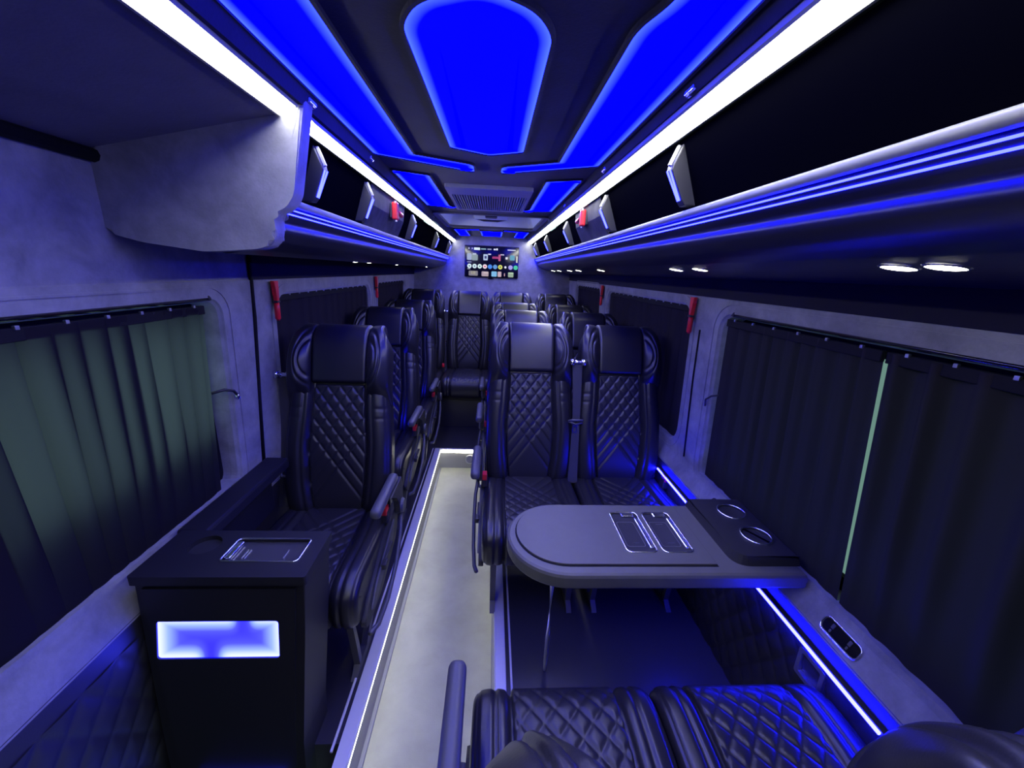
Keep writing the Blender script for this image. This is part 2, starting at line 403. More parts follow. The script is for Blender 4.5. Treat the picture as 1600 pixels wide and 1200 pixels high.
def lit_panel(pts, rad, label, rings=(0.0, 0.008, 0.018, 0.032, 0.05), group='blue lit ceiling panels'):
    """pts CCW seen from above (x,y)"""
    L0 = round_poly(pts, rad)
    me = bpy.data.meshes.new('diffuser'); v = []; f = []; g = []
    n = len(L0); lim = min(math.dist(L0[i], L0[j]) for i in range(n) for j in range(n) if abs(i - j) not in (0,) and n // 3 < abs(i - j) < n - n // 3)
    loops = []
    for k, d in enumerate(rings):
        d = min(d, lim * 0.42 * (k + 1) / len(rings)) if lim < 0.12 else d
        Q = inset_poly(L0, d); loops.append(range(len(v), len(v) + n))
        for x, y in Q: v.append((x, y, -0.004 - 0.003 * min(1, d / 0.02))); g.append(1 - k / (len(rings) - 1))
    for a, b in zip(loops[:-1], loops[1:]):
        for i in range(n): f.append((a[i], b[i], b[(i + 1) % n], a[(i + 1) % n])[::-1])
    last = list(loops[-1])
    tri = tessellate_polygon([[Vector((v[i][0], v[i][1], 0)) for i in last]])
    for q in tri: f.append([last[i] for i in q])
    me.from_pydata(v, [], f); at = me.attributes.new('glow', 'FLOAT', 'POINT'); at.data.foreach_set('value', g)
    t = thing('ceiling_panel_light', label, 'light', (0, 0, ZC), group)
    bmf = BM(); ring_prism(bmf, inset_poly(L0, -0.007), L0, lambda p, k: (p[0], p[1], -0.008 if k else 0.001))
    obj('frame', bmf, SUEDE2, t)
    b2 = bmesh.new(); b2.from_mesh(me); bmesh.ops.recalc_face_normals(b2, faces=b2.faces)
    if sum(fc.normal.z for fc in b2.faces) > 0: bmesh.ops.reverse_faces(b2, faces=b2.faces)
    b2.to_mesh(me); b2.free()
    link('diffuser', me, E_BLUE, t)
    return t
lit_panel([(-0.148, 0.735), (-0.115, 0.675), (-0.025, 0.635), (0.052, 0.675), (0.084, 0.735), (0.084, 1.365), (-0.022, 1.42), (-0.138, 1.355)], [.03, .03, .05, .03, .03, .01, .02, .01],
          'large blue lit centre panel with a pointed far end')
lit_panel([(-0.40, 0.30), (-0.265, 0.34), (-0.266, 1.448), (-0.078, 1.54), (-0.078, 1.655), (-0.398, 1.475)], [.01, .05, .005, .025, .025, .012],
          'long blue lit panel left of the centre panel with an arm at its end')
lit_panel([(0.342, 0.30), (0.345, 1.475), (0.022, 1.655), (0.022, 1.55), (0.21, 1.445), (0.205, 0.70), (0.23, 0.635), (0.26, 0.3)], [.01, .012, .025, .025, .005, .03, .03, .01],
          'long blue lit panel right of the centre panel with an arm at its end')
lit_panel([(-0.393, 1.685), (-0.262, 1.74), (-0.262, 2.49), (-0.225, 2.58), (-0.39, 2.52)], 0.008, 'short blue lit panel left of the slatted ceiling vent')
lit_panel([(0.337, 1.685), (0.338, 2.53), (0.17, 2.59), (0.207, 2.50), (0.206, 1.74)], 0.008, 'short blue lit panel right of the slatted ceiling vent')
lit_panel([(-0.362, 3.86), (-0.13, 3.80), (-0.13, 3.84), (-0.255, 3.92), (-0.25, 4.50), (-0.36, 4.52)], 0.006, 'small blue lit panel at the rear left beyond the roof hatch', (0, 0.006, 0.012, 0.02, 0.03))
lit_panel([(-0.125, 3.93), (0.08, 3.93), (0.08, 4.45), (-0.12, 4.45)], 0.008, 'small blue lit panel at the rear centre above the screen', (0, 0.006, 0.012, 0.02, 0.03))
lit_panel([(0.322, 3.86), (0.322, 4.52), (0.215, 4.50), (0.215, 3.92), (0.09, 3.84), (0.09, 3.80)], 0.006, 'small blue lit panel at the rear right beyond the roof hatch', (0, 0.006, 0.012, 0.02, 0.03))
# ceiling vent
t = thing('ceiling_vent', 'grey slatted air return vent in the ceiling before the roof hatch', 'vent', (-0.02, 1.9, ZC))
FY = 0.66
bm = BM(); ring_prism(bm, rrect(-0.20, 0.19, 0.0, FY, 0.012), rrect(-0.185, 0.175, 0.17, FY - 0.03, 0.006), lambda p, k: (p[0], p[1], -0.016 if k else 0.0))
obj('frame', bm, GRILLE, t)
obj('backing', box(BM(), -0.185, 0.175, 0.17, FY - 0.03, -0.003, 0.0), PLASTIC, t)
sl = box(BM(), -0.0035, 0.0035, 0.17, FY - 0.03, -0.013, -0.004)
so = obj('slat', sl, GRILLE, t); so.location.x = -0.178
for k in range(1, 29):
    c = so.copy(); COL.objects.link(c); c.parent = t; c.location.x = -0.178 + k * 0.0124
# roof hatch
t = thing('roof_hatch', 'recessed grey roof escape hatch in the ceiling with a square handle block', 'hatch', (-0.02, 3.2, ZC))
hx0, hx1, hy0, hy1 = HX0 + 0.02, HX1 + 0.02, HY0 - 3.2, HY1 - 3.2
bm = BM(); ring_prism(bm, rrect(hx0 - 0.03, hx1 + 0.03, hy0 - 0.03, hy1 + 0.04, 0.05), rrect(hx0 + 0.004, hx1 - 0.004, hy0 + 0.004, hy1 - 0.004, 0.05), lambda p, k: (p[0], p[1], -0.012 if k else 0.006))
obj('frame', bm, PLASTIC_S, t)
A = rrect(hx0, hx1, hy0, hy1, 0.05); B = rrect(hx0 + 0.05, hx1 - 0.05, hy0 + 0.03, hy1 - 0.06, 0.05)
bm = BM(); va = [bm.verts.new((*p, 0.0)) for p in A]; vb = [bm.verts.new((*p, 0.12)) for p in B]
for k in range(len(A)): bm.faces.new((va[k], va[(k + 1) % len(A)], vb[(k + 1) % len(A)], vb[k]))
bm.faces.new(vb); obj('recess', bm, HATCH, t)
obj('handle_block', box(BM(), -0.14, 0.13, hy1 - 0.42, hy1 - 0.20, 0.035, 0.12, 0.012), HATCH, t)
obj('handle', box(BM(), -0.05, 0.045, hy1 - 0.44, hy1 - 0.33, 0.028, 0.08, 0.012), PLASTIC, t)
obj('grip_bar', tube(BM(), [(-0.13, hy1 - 0.18, 0.05), (-0.06, hy1 - 0.175, 0.036), (0.05, hy1 - 0.175, 0.036), (0.12, hy1 - 0.18, 0.05)], 0.012, 8), PLASTIC, t, True)
for x in (-0.17, 0.16): obj('screw', disc(BM(), (x, hy1 - 0.10, 0.115), 0.008, 0.008, 0.006, Vector((0, 0, -1)), 12), PLASTIC, t)
# small blue-lit clips along the ceiling edge
for s, lst in ((-1, (1.03, 1.48, 2.25, 2.9)), (1, (0.85, 1.45, 2.2, 2.8))):
    for y in lst:
        x = -0.408 if s < 0 else 0.361
        t = thing('ceiling_clip', 'small chrome clip on the %s ceiling edge, %s' % ('left' if s < 0 else 'right', {0: 'first from the front', 1: 'second from the front', 2: 'third from the front', 3: 'nearest the roof hatch'}[lst.index(y)]), 'clip', (x, y, 1.742), 'chrome clips along the ceiling edges')
        obj('body', box(BM(), -0.004, 0.004, -0.018, 0.018, -0.005, 0.004, 0.002), CHROME, t)
        obj('knob', tube(BM(), [(0, -0.005, -0.007), (0, 0.005, -0.007)], 0.005, 10), CHROME, t)

# ------------------------------------------------------------------ overhead racks and light bars
def bar(s, y0, y1, up, lo, label):
    t = thing('light_bar', label, 'light', (0, y0, 0), None)
    (ax, az), (bx, bz) = up, lo
    L = y1 - y0
    nx, nz = (bz - az), -(bx - ax); q = math.hypot(nx, nz); nx, nz = nx / q, nz / q
    if nz > 0: nx, nz = -nx, -nz
    e = 0.10
    a2 = (ax + (bx - ax) * e, az + (bz - az) * e); b2 = (bx + (ax - bx) * e, bz + (az - bz) * e)
    obj('diffuser', extr_y(BM(), [a2, b2, (b2[0] + nx * .006, b2[1] + nz * .006), (a2[0] + nx * .006, a2[1] + nz * .006)], 0.004, L - 0.004), E_BAR, t)
    bm = extr_y(BM(), [(ax, az), a2, (a2[0] + nx * .008, a2[1] + nz * .008), (ax + nx * .006, az + nz * .006)], 0, L)
    extr_y(bm, [(bx, bz), b2, (b2[0] + nx * .008, b2[1] + nz * .008), (bx + nx * .006, bz + nz * .006)], 0, L)
    extr_y(bm, [(ax, az), (bx, bz), (bx - nx * .01, bz - nz * .01), (ax - nx * .01, az - nz * .01)], 0, L)
    obj('housing', bm, RAIL, t)
bar(1, Y0, 4.59, (RUX, RUZ), (RLX, RLZ), 'long white light bar along the right luggage rack')
bar(-1, 1.045, 4.59, (LUX, LUZ), (LLX, LLZ), 'long white light bar along the left luggage rack behind the end panel')
bar(-1, Y0, 0.995, (-0.425, 1.728), (-0.470, 1.706), 'white light bar over the entrance before the left end panel')

def rack(s, y0, y1, ribs, filler, label):
    t = thing('luggage_rack', label, 'luggage rack')
    side = 'right' if s > 0 else 'left'
    if s > 0: Tx, Tz, Bx, Bz, dz = 0.425, 1.706, 0.476, 1.556, 0.0
    else: Tx, Tz, Bx, Bz, dz = 0.447, 1.690, 0.490, 1.540, -0.016
    obj('back_panel', extr_y(BM(), [(s * Tx, Tz), (s * (Bx + .004), Bz), (s * (Bx + .03), Bz + .01), (s * (Tx + .03), Tz + .01)], y0, y1), PANEL_BLK, t)
    obj('rail', tube(BM(), [(s * (Bx - 0.012), y0 + .002, Bz - 0.004), (s * (Bx - 0.012), y1, Bz - 0.004)], 0.0095, 14), RAIL, t, True)
    k = Bx - 0.476
    P = [(.476, 1.556), (.470, 1.540), (.472, 1.534), (.4815, 1.5245), (.496, 1.5135), (.4985, 1.507), (.4955, 1.5), (.4945, 1.493), (.498, 1.484), (.506, 1.475), (.518, 1.464), (.54, 1.453), (.57, 1.4425), (.64, 1.432), (.72, 1.423), (.874, 1.405), (.874, 1.56)]
    if s < 0: P[-3:] = [(.72, 1.436), (.874, 1.452), (.874, 1.56)]
    sm = P[:2] + round_poly(P, .006, 3)[8:-8] + P[-2:]
    obj_auto('shelf', extr_y(BM(), [(s * (x + k * (1 if x < .6 else 0)), z + (dz if x < .7 else dz * .3)) for x, z in sm], y0, y1), SHELF, t)
    for (x, z) in ((.4708, 1.5372), (.4773, 1.5282)):
        obj('led_strip', tube(BM(), [(s * (x + k), y0 + .003, z + dz), (s * (x + k), y1, z + dz)], 0.0016, 6), E_LED, t)
    obj('fascia', box(BM(), min(s * .864, s * .873), max(s * .864, s * .873), max(y0, 1.52 if s < 0 else y0), y1 - .002, 1.336, 1.452 if s < 0 else 1.407, .001), FASCIA, t)
    # suede filler block
    f0, f1 = filler
    fb = extr_y(BM(), [(s * (Tx - .002), Tz), (s * (Tx + .006), Tz - .07), (s * (Bx - .006), Bz + .006), (s * (Bx + .01), Bz + .006), (s * (Tx + .02), Tz)], f0, f1, 0.003)
    obj('suede_panel', fb, SUEDE_D, t)
    for y in ribs:
        w = 0.032
        prof = [(Tx + .004, Tz - .006), (Tx - .016, Tz - .052), (Tx - .018, Tz - .062), (Bx - .035, Bz + .024), (Bx - .026, Bz + .013), (Bx + .004, Bz + .012), (Tx + .02, Tz - .004)]
        rb = obj('rib', extr_y(BM(), [(s * x, z) for x, z in prof], y, y + w, 0.003), RIBP, t)
        for q in (0.007, 0.022):
            bm = tube(BM(), [(s * (Tx - .0190), y + q, Tz - .062), (s * (Bx - .0360), y + (q + (0.0145 - q) * .5), Bz + .024)], 0.0026, 6)
            obj('rib_light', bm, E_RIB, rb)
        bm = tube(BM(), [(s * (Tx - .000), y + .0145, Tz - .010), (s * (Tx - .0170), y + .0145, Tz - .052)], 0.006, 6)
        obj('rib_cap', bm, RAIL, rb)
    return t
rk = rack(1, Y0, 4.595, (1.0, 1.62, 2.45, 3.35, 4.2), (1.72, 2.22), 'long black right overhead luggage rack with lit chevron ribs')
lk = rack(-1, 1.04, 4.595, (1.12, 1.53, 2.35, 3.3, 4.25), (1.60, 2.16), 'long black left overhead luggage rack with lit chevron ribs')
# suede end panel of the left rack
E_ = [(-.408, 1.742), (-.452, 1.548), (-.470, 1.522), (-.502, 1.506), (-.500, 1.462), (-.512, 1.440), (-.545, 1.428), (-.667, 1.417), (-.80, 1.432), (-.868, 1.448), (-.89, 1.50), (-.868, 1.625), (-.44, 1.742)]
tag(obj('rack_end_panel', extr_y(BM(), round_poly(E_, .012, 3), 0.998, 1.045, 0.008), SUEDE), 'grey suede end panel closing the left luggage rack by the entrance', 'panel')
# near left soffit over the entrance
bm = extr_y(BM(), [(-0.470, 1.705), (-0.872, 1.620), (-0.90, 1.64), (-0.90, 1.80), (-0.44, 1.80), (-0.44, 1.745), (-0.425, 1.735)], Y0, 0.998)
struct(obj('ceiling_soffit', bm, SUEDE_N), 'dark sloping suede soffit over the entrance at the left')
bm = tube(BM(), [(-0.864, Y0, 1.606), (-0.864, 0.997, 1.606)], 0.014, 8)
struct(obj('trim_7', bm, FRAMEBLK, None, True), 'black gap strip under the entrance soffit')
# reading lights
def reading(s, y, label):
    x = 0.64; dzv = 0 if s > 0 else -0.012
    ax = Vector((-s * 0.13, 0, -1)).normalized()
    t = thing('reading_light', label, 'light', (s * x, y, 1.432 + dzv), 'round white reading lights under the luggage racks')
    obj('bezel', disc(BM(), Vector((0, 0, 0)), 0.027, 0.025, 0.002, ax, 24, 0.0225), CHROME, t)
    obj('lens', disc(BM(), Vector((0, 0, 0)), 0.0225, 0.018, 0.003, ax, 24), E_SPOT, t)
ordn = ['nearest', 'second', 'third', 'fourth', 'fifth', 'sixth', 'seventh', 'eighth', 'ninth']
for i, y in enumerate((0.556, 0.624, 1.25, 1.415, 2.42, 3.06, 3.42, 3.95, 4.35)): reading(1, y, 'round white reading light under the right luggage rack, %s to the camera' % ordn[i])
for i, y in enumerate((2.0, 2.22, 2.85, 4.1)): reading(-1, y, 'round white reading light under the left luggage rack, %s to the camera' % ordn[i])

# ------------------------------------------------------------------ escape hammers
def hammer(x, y, z, s, label, wall_mounted=True):
    t = thing('escape_hammer', label, 'hammer', (x, y, z), 'red emergency hammers')
    if wall_mounted:
        obj('holder', box(BM(), 0, s * -0.012, 0.004, 0.024, -0.055, 0.04, 0.003) if s < 0 else box(BM(), -0.012, 0, 0.004, 0.024, -0.055, 0.04, 0.003), PLASTIC, t)
        d = -s
        bm = extr_x(BM(), [(-0.022, 0.045), (0.012, 0.045), (0.010, 0.03), (0.005, 0.02), (0.004, -0.03), (-0.012, -0.03), (-0.014, 0.02), (-0.020, 0.03)], d * 0.010, d * 0.026, 0.003)
        obj('head', bm, RED, t)
        bm = tube(BM(), [(d * 0.018, -0.005, -0.035), (d * 0.018, -0.006, -0.06), (d * 0.018, -0.007, -0.10), (d * 0.018, -0.007, -0.108)], [0.009, 0.0105, 0.0105, 0.006], 10)
        obj('handle', bm, RED, t, True)
        obj('clip', box(BM(), min(d * .008, d * .028), max(d * .008, d * .028), -0.017, 0.008, -0.038, -0.030, 0.002), PLASTIC, t)
    else:
        d = -s
        obj('holder', box(BM(), min(0, d * 0.012), max(0, d * 0.012), -0.05, 0.04, -0.03, 0.03, 0.004), PLASTIC, t)
        obj('head', box(BM(), min(d * .010, d * 0.034), max(d * .010, d * 0.034), -0.05, -0.012, -0.036, 0.036, 0.006), RED, t)
        obj('handle', tube(BM(), [(d * 0.024, -0.02, 0), (d * 0.024, 0.075, -0.004)], [0.010, 0.011], 10), RED, t, True)
        obj('striker', tube(BM(), [(d * 0.022, -0.03, -0.042), (d * 0.022, -0.03, 0.042)], 0.006, 8), STEEL, t)
hammer(0.866, 1.672, 1.285, 1, 'red escape hammer on the right pillar between the near and middle windows')
hammer(0.866, 3.125, 1.285, 1, 'red escape hammer on the right pillar between the middle and rear windows')
hammer(-0.866, 1.640, 1.285, -1, 'red escape hammer on the left pillar between the near and middle windows')
hammer(-0.866, 3.045, 1.285, -1, 'red escape hammer on the left pillar between the middle and rear windows')
hammer(0.432, 2.0, 1.655, 1, 'red escape hammer mounted on the right luggage rack', False)
hammer(-0.452, 1.92, 1.635, -1, 'red escape hammer mounted on the left luggage rack', False)

# ------------------------------------------------------------------ curtains and rods
def curtain(s, y0, y1, z0, z1, label, pitch=0.055, amp=0.010, sk0=0.0, sk1=0.0, xoff=0.016, lay=0.0, m=None):
    ny = int((y1 - y0) / 0.005); nz = 40
    U, V = np.meshgrid(np.linspace(0, 1, ny), np.linspace(0, 1, nz))
    rs = np.random.RandomState(int(abs(y0) * 997 + s * 13 + 50) % 4000)
    n = (y1 - y0) / pitch
    ph = U * n * 2 * PI + 0.9 * np.sin(U * n * 0.9 + rs.rand() * 6) + 0.5 * np.sin(U * n * 2.3 + rs.rand() * 6)
    env = np.clip(np.minimum(U, 1 - U) * (y1 - y0) / 0.03, 0, 1)
    fold = (np.sin(ph) + 0.35 * np.sin(2 * ph + 1.3 * V + rs.rand() * 6)) * env
    a = amp * (0.75 + 0.5 * np.sin(U * 17 + rs.rand() * 6) ** 2) * (0.1 + 0.9 * np.clip(V * 2.2, 0, 1))
    Z = z0 + (z1 - z0) * V
    Y = y0 + (y1 - y0) * U + (1 - V) * (sk0 * (1 - U) + sk1 * U) + lay * np.cos(ph + .5) * env * (0.8 + .35 * np.sin(U * 23 + 2 * V))
    X = 0.868 + (1.30 - Z) * 0.03 + xoff + a * fold
    t = thing('curtain', label, 'curtain')
    grid('cloth', s * X, Y, Z, m or CURT_R, t)
    x0 = 0.868 + xoff
    obj('header_tape', box(BM(), min(s * (x0 - .006), s * (x0 + .006)), max(s * (x0 - .006), s * (x0 + .006)), y0, y1, z1 - 0.024, z1 + 0.002, 0.002), FRAMEBLK, t)
    k_ = int((y1 - y0) / 0.09)
    for k in range(k_):
        y = y0 + (k + .5) * (y1 - y0) / k_
        if y < 0.25: continue
        obj('glider', box(BM(), min(s * (x0 - .010), s * (x0 - .003)), max(s * (x0 - .010), s * (x0 - .003)), y - .004, y + .004, z1 - 0.002, z1 + 0.006, 0.001), STEEL, t)
    return t
curtain(-1, -0.45, 1.275, 0.60, 1.262, 'wide dark curtain over the near left window, daylight showing through', 0.060, 0.012, 0.16, -0.03, 0.016, 0.024, CURT)
curtain(-1, 1.68, 2.95, 0.63, 1.268, 'dark curtain over the middle left window behind the first single seat', 0.10, 0.006, xoff=0.022)
curtain(-1, 3.16, 4.13, 0.63, 1.275, 'dark curtain over the rear left window', 0.10, 0.006, xoff=0.022)
curtain(1, -0.45, 0.826, 0.575, 1.262, 'dark curtain over the near right window, its nearer half', 0.10, 0.012, 0, -.047, m=CURT_R)
curtain(1, 0.8375, 1.45, 0.575, 1.262, 'dark curtain over the near right window, its half beyond the bright gap', 0.06, 0.008, -.052, 0, m=CURT_R)
curtain(1, 1.72, 3.02, 0.63, 1.285, 'dark curtain over the middle right window beside the seat pairs', 0.12, 0.006, xoff=0.022)
curtain(1, 3.26, 4.18, 0.63, 1.295, 'dark curtain over the rear right window', 0.12, 0.006, xoff=0.022)
def rod(s, y0, y1, z, label):
    t = thing('curtain_rod', label, 'curtain rod', (s * 0.872, 0, z))
    obj('tube', tube(BM(), [(0, y0, 0), (0, y1, 0)], 0.0055, 10), GLOSS, t, True)
    obj('end_bracket', tube(BM(), [(0, y1 - 0.004, 0.004), (s * 0.012, y1 + 0.03, 0.0), (s * 0.03, y1 + 0.05, -0.014), (s * 0.05, y1 + 0.055, -0.03)], 0.009, 8), PLASTIC, t, True)
rod(-1, -0.5, 1.285, 1.283, 'black curtain rod above the near left window')
rod(1, -0.5, 1.40, 1.283, 'black curtain rod above the near right window')
t = thing('curtain_hook', 'small black curtain hook on the left pillar', 'hook', (-0.885, 1.315, 0.965))
obj('strap', tube(BM(), [(-0.01, -0.05, 0.02), (0.012, -0.02, 0.024), (0.022, 0.01, 0.012), (0.02, 0.03, -0.01)], 0.005, 8), PLASTIC, t, True)
obj('tip', tube(BM(), [(0.02, 0.028, -0.006), (0.018, 0.034, -0.022)], 0.006, 8), CHROME, t, True)
t = thing('curtain_hook', 'small black curtain hook on the right pillar', 'hook', (0.887, 1.47, 0.94))
obj('strap', tube(BM(), [(0.01, -0.03, 0.03), (-0.01, -0.01, 0.02), (-0.02, 0.01, 0.0), (-0.012, 0.02, -0.03)], 0.004, 8), PLASTIC, t, True)

# ------------------------------------------------------------------ screen on the back wall
t = thing('screen', 'wall mounted flat screen showing rows of coloured app circles', 'screen', (-0.015, Y1, 1.50))
SW, SH = 0.295, 0.1655
obj('frame', box(BM(), -SW, SW, -0.03, 0, -SH, SH, 0.004), GLOSS, t)
scr = obj('display', box(BM(), -SW + .006, SW - .006, -0.032, -0.028, -SH + .006, SH - .006), mat('screen_glass', (0.004, 0.004, 0.008), 0.08), t)
def pic(name, cx, cz, w, h, col, e=1.0, circ=False, dy=-0.0335):
    key = 'scr%.2f%.2f%.2f' % col
    m = MATS.get(key) or emit(key, col, e)
    bm = BM()
    if circ: disc(bm, (cx, dy + .001, cz), w, w, 0.001, Vector((0, -1, 0)), 20)
    else: extr_pts = rrect(cx - w, cx + w, cz - h, cz + h, min(w, h) * .3, 3); prism(bm, extr_pts, lambda p, k: (p[0], dy + .001 - .001 * k, p[1]))
    return obj(name, bm, m, scr)
cols = [(.75, .9, .85), (.7, .85, .85), (.75, .95, .85), (.9, .75, .75), (.05, .25, .8), (.1, .3, .6), (.75, .75, .05), (.85, .85, .85), (.4, .35, .75), (.05, .6, .25)]
for i, c in enumerate(cols):
    r = 0.0125 if i == 7 else 0.024
    o = pic('app_icon', -0.243 + i * 0.0565, -0.052, r, r, c, 0.9, True)
    if i in (0, 1, 2): pic('icon_mark', -0.243 + i * 0.0565, -0.052, 0.009, 0.009, (.2, .4, .4), .6, True, -0.0345)
    if i == 3: pic('icon_mark', -0.243 + i * 0.0565, -0.052, 0.010, 0.006, (.8, .05, .08), .8, False, -0.0345)
    if i == 6: pic('icon_mark', -0.243 + i * 0.0565, -0.052, 0.010, 0.010, (.2, .35, .02), .6, True, -0.0345)
for n, cx, cz, w, h, c in (('search_pill', -0.163, 0.130, .033, .013, (.8, .95, .88)), ('menu_word', -0.092, 0.130, .028, .006, (.3, .5, .45)), ('menu_word', -0.028, 0.130, .022, .006, (.35, .4, .42)),
                           ('menu_mark', 0.03, 0.130, .012, .008, (.8, .8, .85)), ('menu_mark', 0.055, 0.132, .009, .010, (.85, .85, .9)), ('menu_mark', -0.25, 0.132, .008, .007, (.5, .5, .55)), ('menu_mark', -0.215, 0.132, .005, .008, (.6, .6, .65)), ('clock', 0.215, 0.130, .045, .005, (.75, .75, .8)),
                           ('thumbnail', -0.245, 0.045, .026, .034, (.35, .42, .55)), ('thumbnail', -0.185, 0.040, .032, .032, (.25, .33, .28)), ('thumbnail', -0.19, 0.075, .02, .008, (.5, .55, .6)), ('thumbnail', -0.068, 0.045, .024, .032, (.5, .62, .75)), ('thumbnail', -0.068, 0.045, .012, .014, (.02, .03, .08)),
                           ('thumbnail', 0.045, 0.045, .040, .012, (.35, .02, .06)), ('thumbnail', 0.085, 0.045, .012, .034, (.5, .08, .12)), ('thumbnail', 0.163, 0.043, .012, .012, (.85, .85, .9)), ('thumbnail', 0.225, 0.05, .026, .026, (.1, .35, .42)), ('thumbnail', 0.276, 0.035, .008, .034, (.75, .75, .5)), ('caption', -0.025, 0.078, .016, .006, (.8, .8, .8)), ('caption', 0.115, 0.078, .02, .005, (.75, .7, .7)),
                           ('caption', -0.245, -0.010, .024, .004, (.4, .4, .42)), ('caption', -0.25, -0.083, .016, .004, (.4, .4, .42)), ('thumbnail', -0.20, -0.128, .050, .026, (.22, .2, .17)), ('thumbnail', -0.2, -0.122, .025, .016, (.4, .38, .33)), ('thumbnail', -0.07, -0.130, .038, .026, (.45, .35, .33)), ('thumbnail', -0.06, -0.118, .026, .006, (.7, .6, .6)), ('thumbnail', 0.03, -0.128, .030, .028, (.2, .5, .75)), ('thumbnail', 0.09, -0.128, .020, .028, (.6, .42, .42)), ('thumbnail', 0.145, -0.132, .006, .016, (.5, .3, .3)), ('thumbnail', 0.215, -0.130, .030, .026, (.3, .4, .22)), ('thumbnail', 0.215, -0.112, .030, .006, (.55, .75, .5))):
    pic(n, cx, cz, w, h, c, 0.9, False, -0.0335 if w > .022 else -0.0345)
tag(obj('screen_sensor', box(BM(), -0.05, 0.0, Y1 - 0.02, Y1, 1.318, 1.330, 0.003), GLOSS), 'small black sensor bar under the screen on the rear wall', 'sensor')

# ------------------------------------------------------------------ seats
CACHE = {}
def cached(key, fn):
    if key not in CACHE: CACHE[key] = fn()
    return CACHE[key]
def part(name, key, fn, m, parent, smooth=False):
    """an object whose mesh is shared between all seats"""
    def mk():
        bm = fn(); me = bpy.data.meshes.new(name); bmesh.ops.recalc_face_normals(bm, faces=bm.faces); bm.to_mesh(me); bm.free()
        if smooth: me.polygons.foreach_set('use_smooth', [True] * len(me.polygons))
        me.materials.append(m); return me
    return link(name, cached((name, key), mk), None, parent)
class Path:
    def __init__(self, pts, sgn, n=160):
        p = np.array(pts, float)
        # Catmull-Rom through the points
        q = np.vstack([2 * p[0] - p[1], p, 2 * p[-1] - p[-2]]); o = []
        for i in range(1, len(q) - 2):
            for t in np.linspace(0, 1, 24, endpoint=False):
                a, b, c, d = q[i - 1], q[i], q[i + 1], q[i + 2]
                o.append(0.5 * ((2 * b) + (c - a) * t + (2 * a - 5 * b + 4 * c - d) * t * t + (3 * b - a - 3 * c + d) * t ** 3))
        o.append(p[-1]); o = np.array(o)
        s = np.concatenate([[0], np.cumsum(np.hypot(*np.diff(o, axis=0).T))]); self.L = s[-1]
        self.s, self.o = s, o; tg = np.gradient(o, s, axis=0); tg /= np.linalg.norm(tg, axis=1)[:, None]
        self.n = np.stack([-tg[:, 1], tg[:, 0]], 1) * sgn
    def __call__(self, S):
        return [np.interp(S, self.s, a) for a in (self.o[:, 0], self.o[:, 1], self.n[:, 0], self.n[:, 1])]
def er(d, r): 
    d = np.clip(d, 0, r); return -(r - np.sqrt(np.maximum(0, r * r - (r - d) ** 2)))
def sheet(name, key, path, s0, s1, ns, xa, xb, nx, disp, thick, m, parent, rs=0.01, rx=0.01):
    def mk():
        ss = np.linspace(s0, s1, ns); uu = np.linspace(0, 1, nx)
        # denser at the ends
        uu = 0.5 - 0.5 * np.cos(PI * uu) if rx > 0.012 else uu
        U, S = np.meshgrid(uu, ss)
        A, B = xa(S), xb(S); X = A + (B - A) * U
        H = disp(S, X, U) + er(np.minimum(X - A, B - X), rx) * 1.0 + er(np.minimum(S - s0, s1 - S), rs)
        X = np.pad(X, 1, mode='edge'); S2 = np.pad(S, 1, mode='edge'); H = np.pad(H, 1, mode='constant', constant_values=-thick)
        y, z, ny, nz = path(S2)
        Y = y + ny * H; Z = z + nz * H
        r, c = X.shape; v = np.stack([X, Y, Z], -1).reshape(-1, 3); idx = np.arange(r * c).reshape(r, c)
        f = np.stack([idx[:-1, :-1], idx[:-1, 1:], idx[1:, 1:], idx[1:, :-1]], -1).reshape(-1, 4)
        me = bpy.data.meshes.new(name); me.from_pydata(v.tolist(), [], f.tolist())
        b = bmesh.new(); b.from_mesh(me); bmesh.ops.recalc_face_normals(b, faces=b.faces)
        mid = b.faces[:] and sum((fc.normal.y * path.n[len(path.n) // 3][0] + fc.normal.z * path.n[len(path.n) // 3][1]) * fc.calc_area() for fc in b.faces)
        if mid < 0: bmesh.ops.reverse_faces(b, faces=b.faces)
        b.to_mesh(me); b.free()
        me.polygons.foreach_set('use_smooth', [True] * len(me.polygons)); me.materials.append(m); return me
    return link(name, cached((name, key), mk), None, parent)
def quilt(X, V, va, p, sl, h=0.0055, w=0.0045):
    d = np.full(X.shape, 9.0)
    for sg in (1, -1):
        c = V - sg * sl * X - va; k = np.maximum(0, np.round(c / p)); d = np.minimum(d, np.abs(c - k * p) / math.sqrt(1 + sl * sl))
    return h * (1 - np.exp(-(d / w) ** 1.3))
def groove(d, w=0.005, h=0.006): return -h * np.exp(-(d / w) ** 2)
BACKS = {'recline': [(0.035, 0.34), (0.0, 0.44), (0.022, 0.58), (0.070, 0.76), (0.125, 0.93), (0.168, 1.06), (0.190, 1.108), (0.222, 1.128), (0.258, 1.118), (0.275, 1.07)],
         'upright': [(0.035, 0.34), (0.0, 0.44), (0.014, 0.58), (0.051, 0.76), (0.099, 0.93), (0.132, 1.045), (0.152, 1.088), (0.183, 1.106), (0.218, 1.093), (0.233, 1.045)]}
BPATH = {k: Path(v, 1) for k, v in BACKS.items()}
CPATH = Path([(0.045, 0.43), (-0.06, 0.424), (-0.20, 0.428), (-0.32, 0.436), (-0.40, 0.432), (-0.445, 0.405), (-0.458, 0.36), (-0.452, 0.31), (-0.43, 0.275)], -1)
def lerp(S, xs, ys): return np.interp(S, xs, ys)
def ss(a, b, x):
    t = np.clip((x - a) / (b - a), 0, 1); return t * t * (3 - 2 * t)
SEAM = 0.615      # path length of the seam under the headrest
